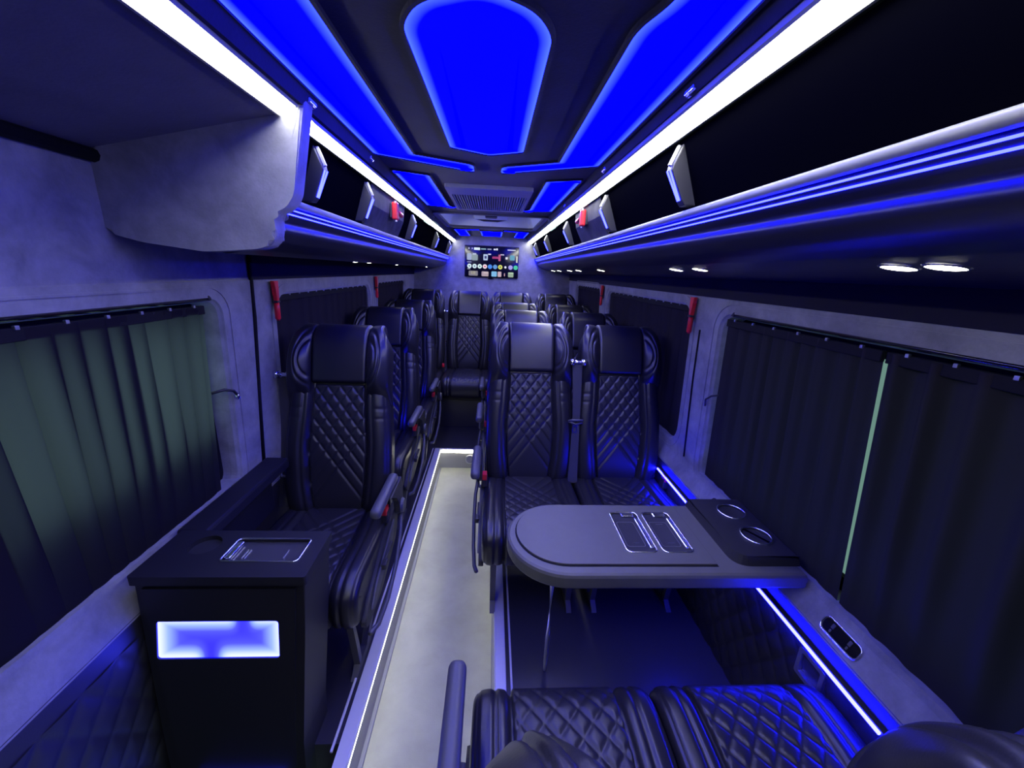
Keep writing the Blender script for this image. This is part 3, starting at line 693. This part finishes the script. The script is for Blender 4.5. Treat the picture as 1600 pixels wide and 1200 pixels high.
def make_seat(name, label, x, y, arm=1, back='recline', rot=0.0, group='black quilted passenger seats', buckle=None, arm_len=.255, legs=True, off=.224):
    t = thing(name, label, 'seat', (x, y, 0), group); t.rotation_euler.z = rot
    P = BPATH[back]; L = P.L
    # outline half width along the path
    def w(S): 
        f = S / L
        base = lerp(S, [0, .10, .25, .40, .52, .60, .70, .76, .80, .83, L], [.198, .205, .214, .212, .203, .196, .197, .193, .181, .160, .150])
        return base
    def c(S): return lerp(S, [0, .10, .22, .36, .50, .62, L], [.088, .098, .112, .118, .108, .103, .103])
    def dmain(S, X, U):
        a = np.abs(X); W_ = w(S); C_ = c(S)
        k = np.clip((a - C_) / np.maximum(W_ - C_, .01), 0, 1)
        b = 0.030 * np.sin(PI * np.clip(k * .86 + .10, 0, 1)) ** .8 * ss(0.03, 0.12, S) * (1 - .75 * ss(.56, .68, S))
        b = np.where(a < C_, -0.004, b)
        b += groove(a - C_ - 0.028, .0045, .007) * (S < .64) + groove(a - C_ - .003, .005, .008)
        b += groove(S - 0.515, .004, .004) * (a > C_ + .035) + groove(S - 0.475, .003, .003) * (a > C_ + .035)
        b += groove(W_ - a - .016, .003, .003)
        return b
    sheet('backrest', back, P, 0.0, L, 150, lambda S: -w(S), w, 96, dmain, 0.06, LEATHER, t, 0.02, 0.022)
    sheet('quilted_panel', back, P, 0.08, SEAM - .004, 150, lambda S: -c(S) + .004, lambda S: c(S) - .004, 76,
          lambda S, X, U: 0.004 + quilt(X, S, 0.275, 0.066, 1.32), 0.012, LEATHER_Q, t, 0.006, 0.006)
    sheet('headrest_pad', back, P, SEAM + .002, L - 0.03, 60, lambda S: -0.108 + 0 * S, lambda S: 0.108 + 0 * S, 30,
          lambda S, X, U: 0.026 + .008 * np.sin(PI * np.clip((S - SEAM) / (L - SEAM), 0, 1)) - .006 * np.cos(X * 14) * 0, 0.012, LEATHER, t, 0.014, 0.005)
    def dwing(sg):
        def f(S, X, U):
            a = np.abs(X) - 0.11; sc = 0.715
            r = np.hypot(a * 1.15, (S - sc) * 0.62)
            b = 0.030 + 0.042 * np.exp(-((a - .045) / .042) ** 2) * ss(SEAM - .11, SEAM + .05, S) * (1 - .85 * ss(.70, .83, S))
            b -= 0.004 * ss(.78, .86, S)
            b += groove(r - .046, .0045, .008) + groove(r - .066, .004, .006)
            b -= 0.05 * (1 - ss(SEAM - .12, SEAM + .01, S))
            return b
        return f
    sheet('headrest_wing', back + 'l', P, SEAM - .10, L - .02, 70, lambda S: -w(S) - .006, lambda S: -0.111 + 0 * S, 44, dwing(-1), 0.03, LEATHER, t, 0.02, 0.012)
    sheet('headrest_wing', back + 'r', P, SEAM - .10, L - .02, 70, lambda S: 0.111 + 0 * S, lambda S: w(S) + .006, 44, dwing(1), 0.03, LEATHER, t, 0.02, 0.012)
    def shell():
        b = BM(); S = np.linspace(0.0, L - .02, 30); yy, zz, ny, nz = P(S); W_ = w(S)
        A = [[b.verts.new((sx * (W_[i] - .004), yy[i] - ny[i] * d, zz[i] - nz[i] * d)) for sx, d in ((-1, .045), (-.9, .075 - .03 * (i > 26)), (0, .085 - .04 * (i > 26)), (.9, .075 - .03 * (i > 26)), (1, .045))] for i in range(30)]
        for i in range(29):
            for k in range(4): b.faces.new((A[i][k], A[i][k + 1], A[i + 1][k + 1], A[i + 1][k]))
        b.faces.new(A[0]); return b
    part('back_shell', back, shell, PLASTIC, t, True)
    # cushion
    CL = CPATH.L
    cw = lambda S: lerp(S, [0, .1, .35, CL], [.205, .214, .218, .214])
    cc = lambda S: lerp(S, [0, .10, .30, CL], [.118, .122, .128, .128])
    def dc(S, X, U):
        a = np.abs(X); k = np.clip((a - cc(S)) / (cw(S) - cc(S)), 0, 1)
        b = 0.010 * np.sin(PI * np.clip(k * .85 + .12, 0, 1)) ** .8
        b = np.where(a < cc(S), -.004, b)
        return b + groove(a - cc(S) - .003, .005, .008) + groove(a - cc(S) - .036, .0045, .006) + groove(cw(S) - a - .014, .003, .003)
    sheet('cushion', 'c', CPATH, 0.0, CL, 90, lambda S: -cw(S), cw, 84, dc, 0.10, LEATHER, t, 0.02, 0.022)
    def dq(S, X, U):
        q = quilt(X, S, 0.15, 0.062, 1.15); fr = ss(.46, .50, S)
        return 0.003 + q * (1 - fr) + fr * .006
    sheet('quilted_panel', 'cushion', CPATH, 0.02, CL - .01, 110, lambda S: -cc(S) + .004, lambda S: cc(S) - .004, 76, dq, 0.012, LEATHER_Q, t, 0.006, 0.006)
    part('base_frame', 'b', lambda: box(box(BM(), -.205, .205, -.425, .05, .262, .335, .02), -.17, .17, -.36, .02, .225, .265, .008), PLASTIC, t)
    for sx in (-1, 1) if legs else ():
        def leg():
            b = BM(); o = [(-.40, .25), (-.05, .25), (-.09, .19), (-.24, .02), (-.20, .0), (-.40, .0), (-.36, .03), (-.375, .12)]
            i = [(-.375, .225), (-.12, .225), (-.15, .18), (-.28, .03), (-.285, .028), (-.345, .028), (-.34, .04), (-.352, .12)]
            return ring_prism(b, o, i, lambda p, k: ((-.011, .011)[k], p[0], p[1]))
        l = part('leg', 'leg', leg, PLASTIC_S, t); l.location.x = sx * .165
    a = arm
    if a:
        part('armrest', (a, arm_len, off), lambda: box(BM(), a * off - .020, a * off + .020, -arm_len, .03, .546, .584, .016, 4), PLASTIC_S, t, True)
        def bracket():
            b = extr_x(BM(), [(-.12, .552), (.05, .552), (.075, .50), (.06, .40), (.03, .385), (.0, .41), (-.01, .47), (-.04, .51)], a * .228, a * .250, .004); return b
        part('armrest_bracket', a, bracket, PLASTIC, t)
        part('pivot_cap', a, lambda: disc(BM(), (a * .248, .035, .425), .034, .028, .012, Vector((a, 0, 0)), 20), PLASTIC_S, t)
        part('side_panel', a, lambda: extr_x(BM(), round_poly([(.06, .44), (-.06, .425), (-.35, .335), (-.425, .27), (-.40, .235), (-.22, .235), (.02, .30)], .03, 4), a * .208, a * .228, .005), PLASTIC, t)
        part('side_strip', a, lambda: extr_x(BM(), round_poly([(-.02, .405), (-.30, .325), (-.37, .27), (-.33, .262), (-.05, .345)], .02, 4), a * .226, a * .234, .003), PLASTIC_S, t)
        part('lever', a, lambda: box(box(BM(), a * .236 - .007, a * .236 + .007, -.22, -.10, .335, .35, .004), a * .240 - .01, a * .240 + .01, -.24, -.20, .328, .352, .005), PLASTIC, t)
        part('handle_loop', a, lambda: tube(BM(), [(a * .246, .03, .40), (a * .256, -.03, .345), (a * .258, -.13, .265), (a * .254, -.25, .215), (a * .246, -.35, .20), (a * .236, -.41, .225)], .0085, 10, 1.0), PLASTIC_S, t, True)
    bs = (a or 1) if buckle is None else buckle
    bk = part('buckle', bs, lambda: box(BM(), bs * .213 - .013, bs * .213 + .013, -.10, -.06, .425, .478, .005), PLASTIC, t)
    part('release_button', bs, lambda: box(BM(), bs * .213 - .011, bs * .213 + .011, -.106, -.066, .464, .495, .004), RED, bk)
    return t
def belt(t, x, y0, zt, ztongue, y_bot, zb=0.42, w=0.024):
    """three point belt hanging at the edge of a seat, local coordinates"""
    g = obj('belt_guide', tube(tube(BM(), [(x - .03, y0, zt + .012), (x + .03, y0, zt + .012)], .009, 8), [(x - .026, y0 - .01, zt), (x - .026, y0 - .01, zt + .028)], .012, 10), CHROME, t, True)
    obj('guide_knob', tube(BM(), [(x + .028, y0 - .014, zt + .0), (x + .028, y0 - .014, zt + .028)], .013, 10), CHROME, g, True)
    bm = BM(); n = 14; L = []
    for i in range(n):
        f = i / (n - 1); z = zt + (zb - zt) * f; y = y0 + (y_bot - y0) * f; ww = w * (1 - .25 * math.sin(PI * f))
        L.append([bm.verts.new((x + dx * ww + .004 * math.sin(4 * f), y + dy, z)) for dx, dy in ((-1, -.002), (1, -.003), (1, .001), (-1, .002))])
    for i in range(n - 1):
        for k in range(4): bm.faces.new((L[i][k], L[i][(k + 1) % 4], L[i + 1][(k + 1) % 4], L[i + 1][k]))
    st = obj('belt_strap', bm, WEB, t)
    f = (zt - ztongue) / (zt - zb); yt = y0 + (y_bot - y0) * f - .008
    tg = obj('belt_tongue', tube(BM(), [(x - .034, yt, ztongue + .004), (x - .02, yt - .006, ztongue + .012), (x + .02, yt - .006, ztongue + .012), (x + .034, yt, ztongue + .010), (x + .034, yt, ztongue - .002), (x, yt - .006, ztongue - .010), (x - .034, yt, ztongue + .004)], .006, 8), PLASTIC_S, t, True)
    bm = BM(); ring_prism(bm, rrect(x - .016, x + .010, ztongue - .055, ztongue - .006, .004, 2), rrect(x - .009, x + .003, ztongue - .045, ztongue - .02, .002, 2), lambda p, k: (p[0], yt - .006 + .004 * k, p[1]))
    obj('tongue_plate', bm, CHROME, tg)
Q = 'black quilted leather '
s_ = make_seat('passenger_seat', Q + 'single seat right behind the small lit cabinet', -0.612, 1.475, 1)
belt(s_, -.225, .13, .95, .60, .02)
make_seat('passenger_seat', Q + 'single seat, second in the row along the left wall', -0.655, 2.33, 1)
make_seat('passenger_seat', Q + 'single seat, third in the row along the left wall', -0.640, 3.0, 1)
make_seat('passenger_seat', Q + 'aisle seat of the pair just behind the table', 0.200, 1.76, -1, off=.252)
s_ = make_seat('passenger_seat', Q + 'window seat of the pair just behind the table', 0.640, 1.76, 0)
belt(s_, -.222, .085, .985, .715, -.035)
make_seat('passenger_seat', Q + 'aisle seat of the second right pair from the table', 0.195, 2.42, -1, off=.252)
make_seat('passenger_seat', Q + 'window seat of the second right pair from the table', 0.632, 2.42, 0)
make_seat('passenger_seat', Q + 'aisle seat of the third right pair from the table', 0.192, 3.07, -1, off=.252)
make_seat('passenger_seat', Q + 'window seat of the third right pair from the table', 0.628, 3.07, 0)
for i, (x, a, l) in enumerate(((-0.655, -1, 'seat in the rear row at the left window'), (-0.213, 1, 'seat in the rear row facing down the aisle'), (0.190, 1, 'seat in the rear row just right of the aisle'), (0.618, 1, 'seat in the rear row at the right window'))):
    s_ = make_seat('passenger_seat', Q + l, x, 3.76, 0, legs=False); s_.location.z = 0.05
    if i == 1: belt(s_, -.215, .13, .95, .68, .02)
make_seat('passenger_seat', Q + 'aisle seat nearest the camera, facing the table', 0.196, 0.285, 1, 'upright', PI, arm_len=.395, off=.250)
make_seat('passenger_seat', Q + 'window seat nearest the camera, facing the table', 0.634, 0.285, 0, 'upright', PI)
t = thing('rear_seat_plinth', 'dark boxed plinth under the rear row of seats', 'plinth', (0, 3.47, 0))
obj('front_panel', box(BM(), -0.88, 0.88, -0.012, 0.0, 0.0, 0.285, 0.003), DECK, t)
obj('body', box(BM(), -0.88, 0.88, 0.0, 0.5, 0.0, 0.27), PLASTIC, t)

# ------------------------------------------------------------------ table
def plate(bm, outer, holes, z0, z1, zh=None):
    P = [outer] + holes; V = [[bm.verts.new((x, y, z1)) for x, y in L] for L in P]; flat = [v for L in V for v in L]
    for tri in tessellate_polygon([[Vector((x, y, 0)) for x, y in L] for L in P]):
        try: bm.faces.new([flat[i] for i in tri])
        except ValueError: pass
    for j, L in enumerate(P):
        zz = z0 if j == 0 else (zh if zh is not None else z0)
        lo = [bm.verts.new((x, y, zz)) for x, y in L]; n = len(L)
        for k in range(n): bm.faces.new((V[j][k], V[j][(k + 1) % n], lo[(k + 1) % n], lo[k]))
        bm.faces.new(lo)
    return bm
def circle(cx, cy, r, n=32): return [(cx + r * math.cos(2 * PI * k / n), cy + r * math.sin(2 * PI * k / n)) for k in range(n)]
def rim(L, z, r):
    bm = BM(); n = len(L); rings = []
    for i in range(n):
        p0, p1, p2 = Vector(L[i - 1]), Vector(L[i]), Vector(L[(i + 1) % n]); d = ((p2 - p1).normalized() + (p1 - p0).normalized()).normalized()
        nn = Vector((d.y, -d.x)); rings.append([bm.verts.new((p1.x + nn.x * r * math.cos(a), p1.y + nn.y * r * math.cos(a), z + r * math.sin(a))) for a in [2 * PI * k / 8 for k in range(8)]])
    for i in range(n):
        for k in range(8): bm.faces.new((rings[i][k], rings[i][(k + 1) % 8], rings[(i + 1) % n][(k + 1) % 8], rings[(i + 1) % n][k]))
    return bm
def stadium(x0, x1, y0, y1, rc=0.0, n=24):
    r = (y1 - y0) / 2; cy = (y0 + y1) / 2
    return [(x1, y0), (x1, y1)] + [(x0 + r + r * math.cos(math.radians(90 + 180 * k / n)), cy + r * math.sin(math.radians(90 + 180 * k / n))) for k in range(n + 1)]
t = thing('table', 'dark wall mounted table with a rounded end and two phone trays', 'table', (0.23, 1.11, 0))
TX, TY = 0.23, 1.11
def tl(L): return [(x - TX, y - TY) for x, y in L]
ZT_ = 0.645
trays = [(0.402, 0.491), (0.508, 0.597)]; ty0, ty1 = 0.934, 1.127
bm = BM()
O = tl(stadium(0.063, 0.875, 0.852, 1.187)); 
prev = None
rings_ = [(0.010, 0.598), (0.003, 0.600), (0.0, 0.606), (0.0, 0.634), (0.003, 0.641), (0.009, 0.645)]
loops = []
for ins, z in rings_: loops.append([bm.verts.new((x, y, z)) for x, y in inset_poly(O, ins)])
n = len(O)
for A, B in zip(loops[:-1], loops[1:]):
    for k in range(n): bm.faces.new((A[k], A[(k + 1) % n], B[(k + 1) % n], B[k]))
bm.faces.new(loops[0]); bm.faces.new(loops[-1])
obj('tabletop', bm, TABLETOP, t)
G = tl(stadium(0.090, 0.639, 0.886, 1.168))
bm = BM(); ring_prism(bm, inset_poly(G, -0.0022), inset_poly(G, 0.0022), lambda p, k: (p[0], p[1], 0.6445 + 0.0012 * k)); obj('inlay_joint', bm, FRAMEBLK, t)
H_ = [tl(rrect(a, b, ty0, ty1, 0.014)) for a, b in trays]
bm = plate(BM(), inset_poly(G, 0.0022), [h[::-1] for h in H_], 0.6448, 0.6505, 0.6449)
obj('inlay', bm, TABLETOP, t)
for h, (a, b) in zip(H_, trays):
    tr = obj('phone_tray', extr_z(BM(), h, 0.6449, 0.6462), TRAY, t)
    obj('chrome_rim', rim(h, 0.6512, 0.0026), CHROME, tr, True)
    bx = b - TX; ax = a - TX
    obj('side_clip', box(BM(), bx - 0.016, bx - 0.004, ty0 - TY + .02, ty1 - TY - .03, 0.646, 0.6525, 0.003), CHROME, tr)
    obj('end_clip', box(BM(), ax + 0.036, bx - 0.012, ty1 - TY - .022, ty1 - TY - .004, 0.646, 0.6525, 0.003), CHROME, tr)
    bm = BM(); ring_prism(bm, rrect(ax + .010, bx - .022, ty0 - TY + .03, ty1 - TY - .045, .008), rrect(ax + .012, bx - .024, ty0 - TY + .032, ty1 - TY - .047, .007), lambda p, k: (p[0], p[1], 0.6460 + 0.0006 * k)); obj('charging_mark', bm, PLASTIC_S, tr)
    for yy in (ty0 + .045, ty1 - .058): obj('clip_bar', box(BM(), ax + .030, ax + .052, yy - TY - .001, yy - TY + .001, 0.646, 0.6478), CHROME, tr)
C_ = round_poly(tl([(0.875, 0.885), (0.875, 1.187), (0.688, 1.187), (0.688, 0.885)]), [0.001, 0.02, 0.004, 0.05], 6)
if sum((C_[i][0] * C_[(i + 1) % len(C_)][1] - C_[(i + 1) % len(C_)][0] * C_[i][1]) for i in range(len(C_))) < 0: C_ = C_[::-1]
cups = [(0.803, 1.105), (0.806, 0.982)]
bm = BM(); plate(bm, inset_poly(C_, .008), [circle(x - TX, y - TY, 0.039)[::-1] for x, y in cups], 0.668, 0.672, 0.602)
lo = [bm.verts.new((x, y, 0.645)) for x, y in C_]; hi = [bm.verts.new((x, y, 0.672)) for x, y in inset_poly(C_, .008)]
for k in range(len(C_)): bm.faces.new((lo[k], lo[(k + 1) % len(C_)], hi[(k + 1) % len(C_)], hi[k]))
obj('console', bm, PLASTIC, t)
for x, y in cups:
    ch = obj('cup_holder', disc(BM(), (x - TX, y - TY, 0.646), 0.039, 0.039, 0.003), GLOSS, t)
    obj('chrome_rim', rim(circle(x - TX, y - TY, 0.0415), 0.673, 0.0034), CHROME, ch, True)
obj('leg', tube(BM(), [(-.004, 0, 0.602), (0, 0, 0.40), (0.0, 0, 0.15), (-.002, 0, 0.03), (-.003, 0, 0.0)], [0.0145, 0.015, 0.014, 0.011, 0.007], 14, 0.6), SATIN, t, True)

# ------------------------------------------------------------------ lit cabinet at the left
t = thing('cabinet', 'small dark cabinet with a glowing blue and white front panel', 'cabinet', (-0.70 * .93, 0.97 * .93, 1.4 - 1.8 * .93)); t.scale = (.93, .93, .93)
CX, CY, CZ = -0.70, 0.97, -0.40
body = [(-0.474, 0.594), (-0.905, 0.594), (-0.935, 0.0), (-0.95, -0.40), (-0.548, -0.40), (-0.535, 0.0), (-0.49, 0.42)]
obj('body', extr_y(BM(), [(x - CX, z - CZ) for x, z in body], 0.89 - CY, 1.055 - CY, 0.004), CAB, t)
dp = [(-0.498, 0.575), (-0.884, 0.575), (-0.905, 0.0), (-0.89, -0.36), (-0.575, -0.36), (-0.558, 0.0), (-0.514, 0.42)]
LX0, LX1, LZ0, LZ1 = -0.873, -0.553, 0.342, 0.470
bm = BM()
lo_h = [(-.868, .3435), (-.560, .3435), (-.556, .4685), (-.868, .4685)]
shx = lambda x, z: x - (LZ1 - z) * (.17 - .085 * (x - LX0) / (LX1 - LX0))
P = [[(x, z) for x, z in dp], [(shx(x, z), z) for x, z in rrect(LX0 + .006, LX1 - .0, LZ0, LZ1, 0.008, 3)]]
V = [[bm.verts.new((x - CX, 0.883 - CY, z - CZ)) for x, z in L] for L in P]; fl = [v for L in V for v in L]
for tri in tessellate_polygon([[Vector((x, z, 0)) for x, z in L] for L in P]): bm.faces.new([fl[i] for i in tri])
for L, vs in zip(P, V):
    bk = [bm.verts.new((x - CX, 0.890 - CY, z - CZ)) for x, z in L]
    for k in range(len(L)): bm.faces.new((vs[k], vs[(k + 1) % len(L)], bk[(k + 1) % len(L)], bk[k]))
obj('door', bm, CAB, t)
def cab_led():
    m = bpy.data.materials.new('cabinet_lit_panel'); tr, b = nodes_of(m)
    b.inputs['Base Color'].default_value = (0.02, 0.02, 0.05, 1)
    a = tr.nodes.new('ShaderNodeAttribute'); a.attribute_name = 'glow'; r = tr.nodes.new('ShaderNodeValToRGB'); e = r.color_ramp.elements; S = 16.0
    e[0].color = (0.045 / S, 0.035 / S, 1, 1); e[1].color = (0.95 / S, 1.05 / S, 1.1, 1)
    for pos, cc_ in ((0.35, (0.10, 0.11, 1)), (0.7, (0.38, 0.55, 1))):
        q = e.new(pos); q.color = (cc_[0] / S, cc_[1] / S, 1, 1)
    tr.links.new(a.outputs['Fac'], r.inputs[0]); tr.links.new(r.outputs[0], b.inputs['Emission Color']); b.inputs['Emission Strength'].default_value = S
    return m
xs = np.linspace(LX0 + .006, LX1, 80); zs = np.linspace(LZ0, LZ1, 36); Xg, Zg = np.meshgrid(xs, zs)
lw = grid('lit_panel', shx(Xg, Zg) - CX, np.full(Xg.shape, 0.8875 - CY), Zg - CZ, cab_led(), t)
u = (Xg - xs[0]) / (xs[-1] - xs[0]); v = (Zg - zs[0]) / (zs[-1] - zs[0])
gap_b = 1 - np.exp(-((u - .43) / .075) ** 2); gap_t = 1 - np.exp(-((u - .70) / .065) ** 2)
gl = np.maximum.reduce([np.exp(-(v / .36) ** 1.6) * gap_b, np.exp(-((1 - v) / .30) ** 1.6) * gap_t * .93, np.exp(-(u / .17) ** 1.4) * 1.0, np.exp(-((1 - u) / .15) ** 1.4) * .95])
at = lw.data.attributes.new('glow', 'FLOAT', 'POINT'); at.data.foreach_set('value', np.clip(gl, 0, 1).reshape(-1).astype(np.float32))
obj('lower_light', box(BM(), -0.86 - CX, -0.60 - CX, 0.878 - CY, 0.886 - CY, -0.175 - CZ, -0.105 - CZ, .003), emit('low_blue_light', (0.02, 0.03, 1.0), 7), t)
TOP = round_poly([(-0.905 - CX, 0.874 - CY), (-0.464 - CX, 0.874 - CY), (-0.468 - CX, 1.064 - CY), (-0.905 - CX, 1.064 - CY)], 0.008, 4)
hole = rrect(-0.716 - CX, -0.510 - CX, 0.931 - CY, 1.026 - CY, 0.012); cup = circle(-0.795 - CX, 1.0 - CY, 0.040)
obj('top', plate(BM(), TOP, [hole[::-1], cup[::-1]], 0.594 - CZ, 0.620 - CZ, 0.606 - CZ), CAB, t)
tr = obj('phone_tray', extr_z(BM(), hole, 0.606 - CZ, 0.610 - CZ), TRAY, t)
obj('chrome_rim', rim(hole, 0.6208 - CZ, 0.0028), CHROME, tr, True)
obj('side_clip', box(BM(), -0.712 - CX, -0.694 - CX, 0.945 - CY, 1.016 - CY, 0.609 - CZ, 0.621 - CZ, 0.004), CHROME, tr)
for x in (-0.672, -0.664, -0.560): obj('clip_bar', box(BM(), x - CX - .001, x - CX + .001, 0.955 - CY, 0.99 - CY, 0.610 - CZ, 0.6125 - CZ), CHROME, tr)
obj('cup_recess', disc(BM(), (-0.795 - CX, 1.0 - CY, 0.6055 - CZ), 0.040, 0.040, 0.001), PLASTIC, t)
t = thing('side_console', 'long dark ledge running from the cabinet to the first left seat', 'ledge', (-0.825, 1.225, 0.0))
obj('top_beam', box(BM(), -0.045, 0.042, -0.225, 0.24, 0.622, 0.664, 0.008), CAB, t)
obj('side_panel', box(BM(), -0.03, -0.012, -0.225, 0.20, 0.46, 0.624, 0.004), CAB, t)

# ------------------------------------------------------------------ blue strips along the walls, sockets, frame
def strip(s, y0, y1, label):
    t = thing('led_strip', label, 'light strip', (s * 0.85, y0, 0.49), 'blue light strips along the side walls')
    obj('diffuser', tube(BM(), [(s * -0.006, 0, 0), (s * -0.006, y1 - y0, 0)], 0.0042, 8), E_LEDW, t)
    obj('channel', box(BM(), min(s * -.003, s * .012), max(s * -.003, s * .012), -.004, y1 - y0 + .004, -.006, .006, .001), PLASTIC, t)
strip(1, 0.57, 1.75, 'bright blue light strip on the right wall passing under the table')
strip(-1, 1.95, 2.35, 'blue light strip on the left wall beside the second single seat')
strip(-1, 2.62, 3.02, 'blue light strip on the left wall beside the third single seat')
def sill_matrix(y):
    n = Vector((-0.888, 0, 0.46)).normalized(); u = Vector((0, 1, 0)); v = n.cross(u)
    c = Vector((0.872, y, 0.575)) + n * 0.0
    return Matrix(((u.x, v.x, n.x, c.x), (u.y, v.y, n.y, c.y), (u.z, v.z, n.z, c.z), (0, 0, 0, 1)))
for y, lab in ((0.725, 'chrome edged socket plate on the right sill before the table'), (1.27, 'chrome edged socket plate on the right sill behind the table')):
    t = thing('socket_plate', lab, 'socket', (0, 0, 0)); t.matrix_world = sill_matrix(y)
    R = rrect(-.052, .052, -.019, .019, .014); obj('chrome_rim', rim(R, .003, .0022), CHROME, t, True)
    obj('plate', extr_z(BM(), inset_poly(R, .003), -.002, .002), GLOSS, t)
    for sx in (-.024, .024):
        obj('usb_port', box(BM(), sx - .004, sx + .004, -.012, .001, .002, .0045, .001), PLASTIC_S, t)
        obj('charging_port', box(BM(), sx - .0025, sx + .0025, .004, .012, .002, .004, .001), PLASTIC_S, t)
t = thing('grab_frame', 'small square grey framed pocket on the right quilted side panel', 'frame', (0.866, 0.76, 0.42))
bm = BM(); ring_prism(bm, rrect(-.042, .042, -.042, .042, .006, 2), rrect(-.030, .030, -.030, .030, .004, 2), lambda p, k: (-.010 + .016 * k, p[0], p[1])); obj('frame', bm, STEEL, t)
obj('pocket', box(BM(), 0.002, .008, -.032, .032, -.032, .032), GLOSS, t)
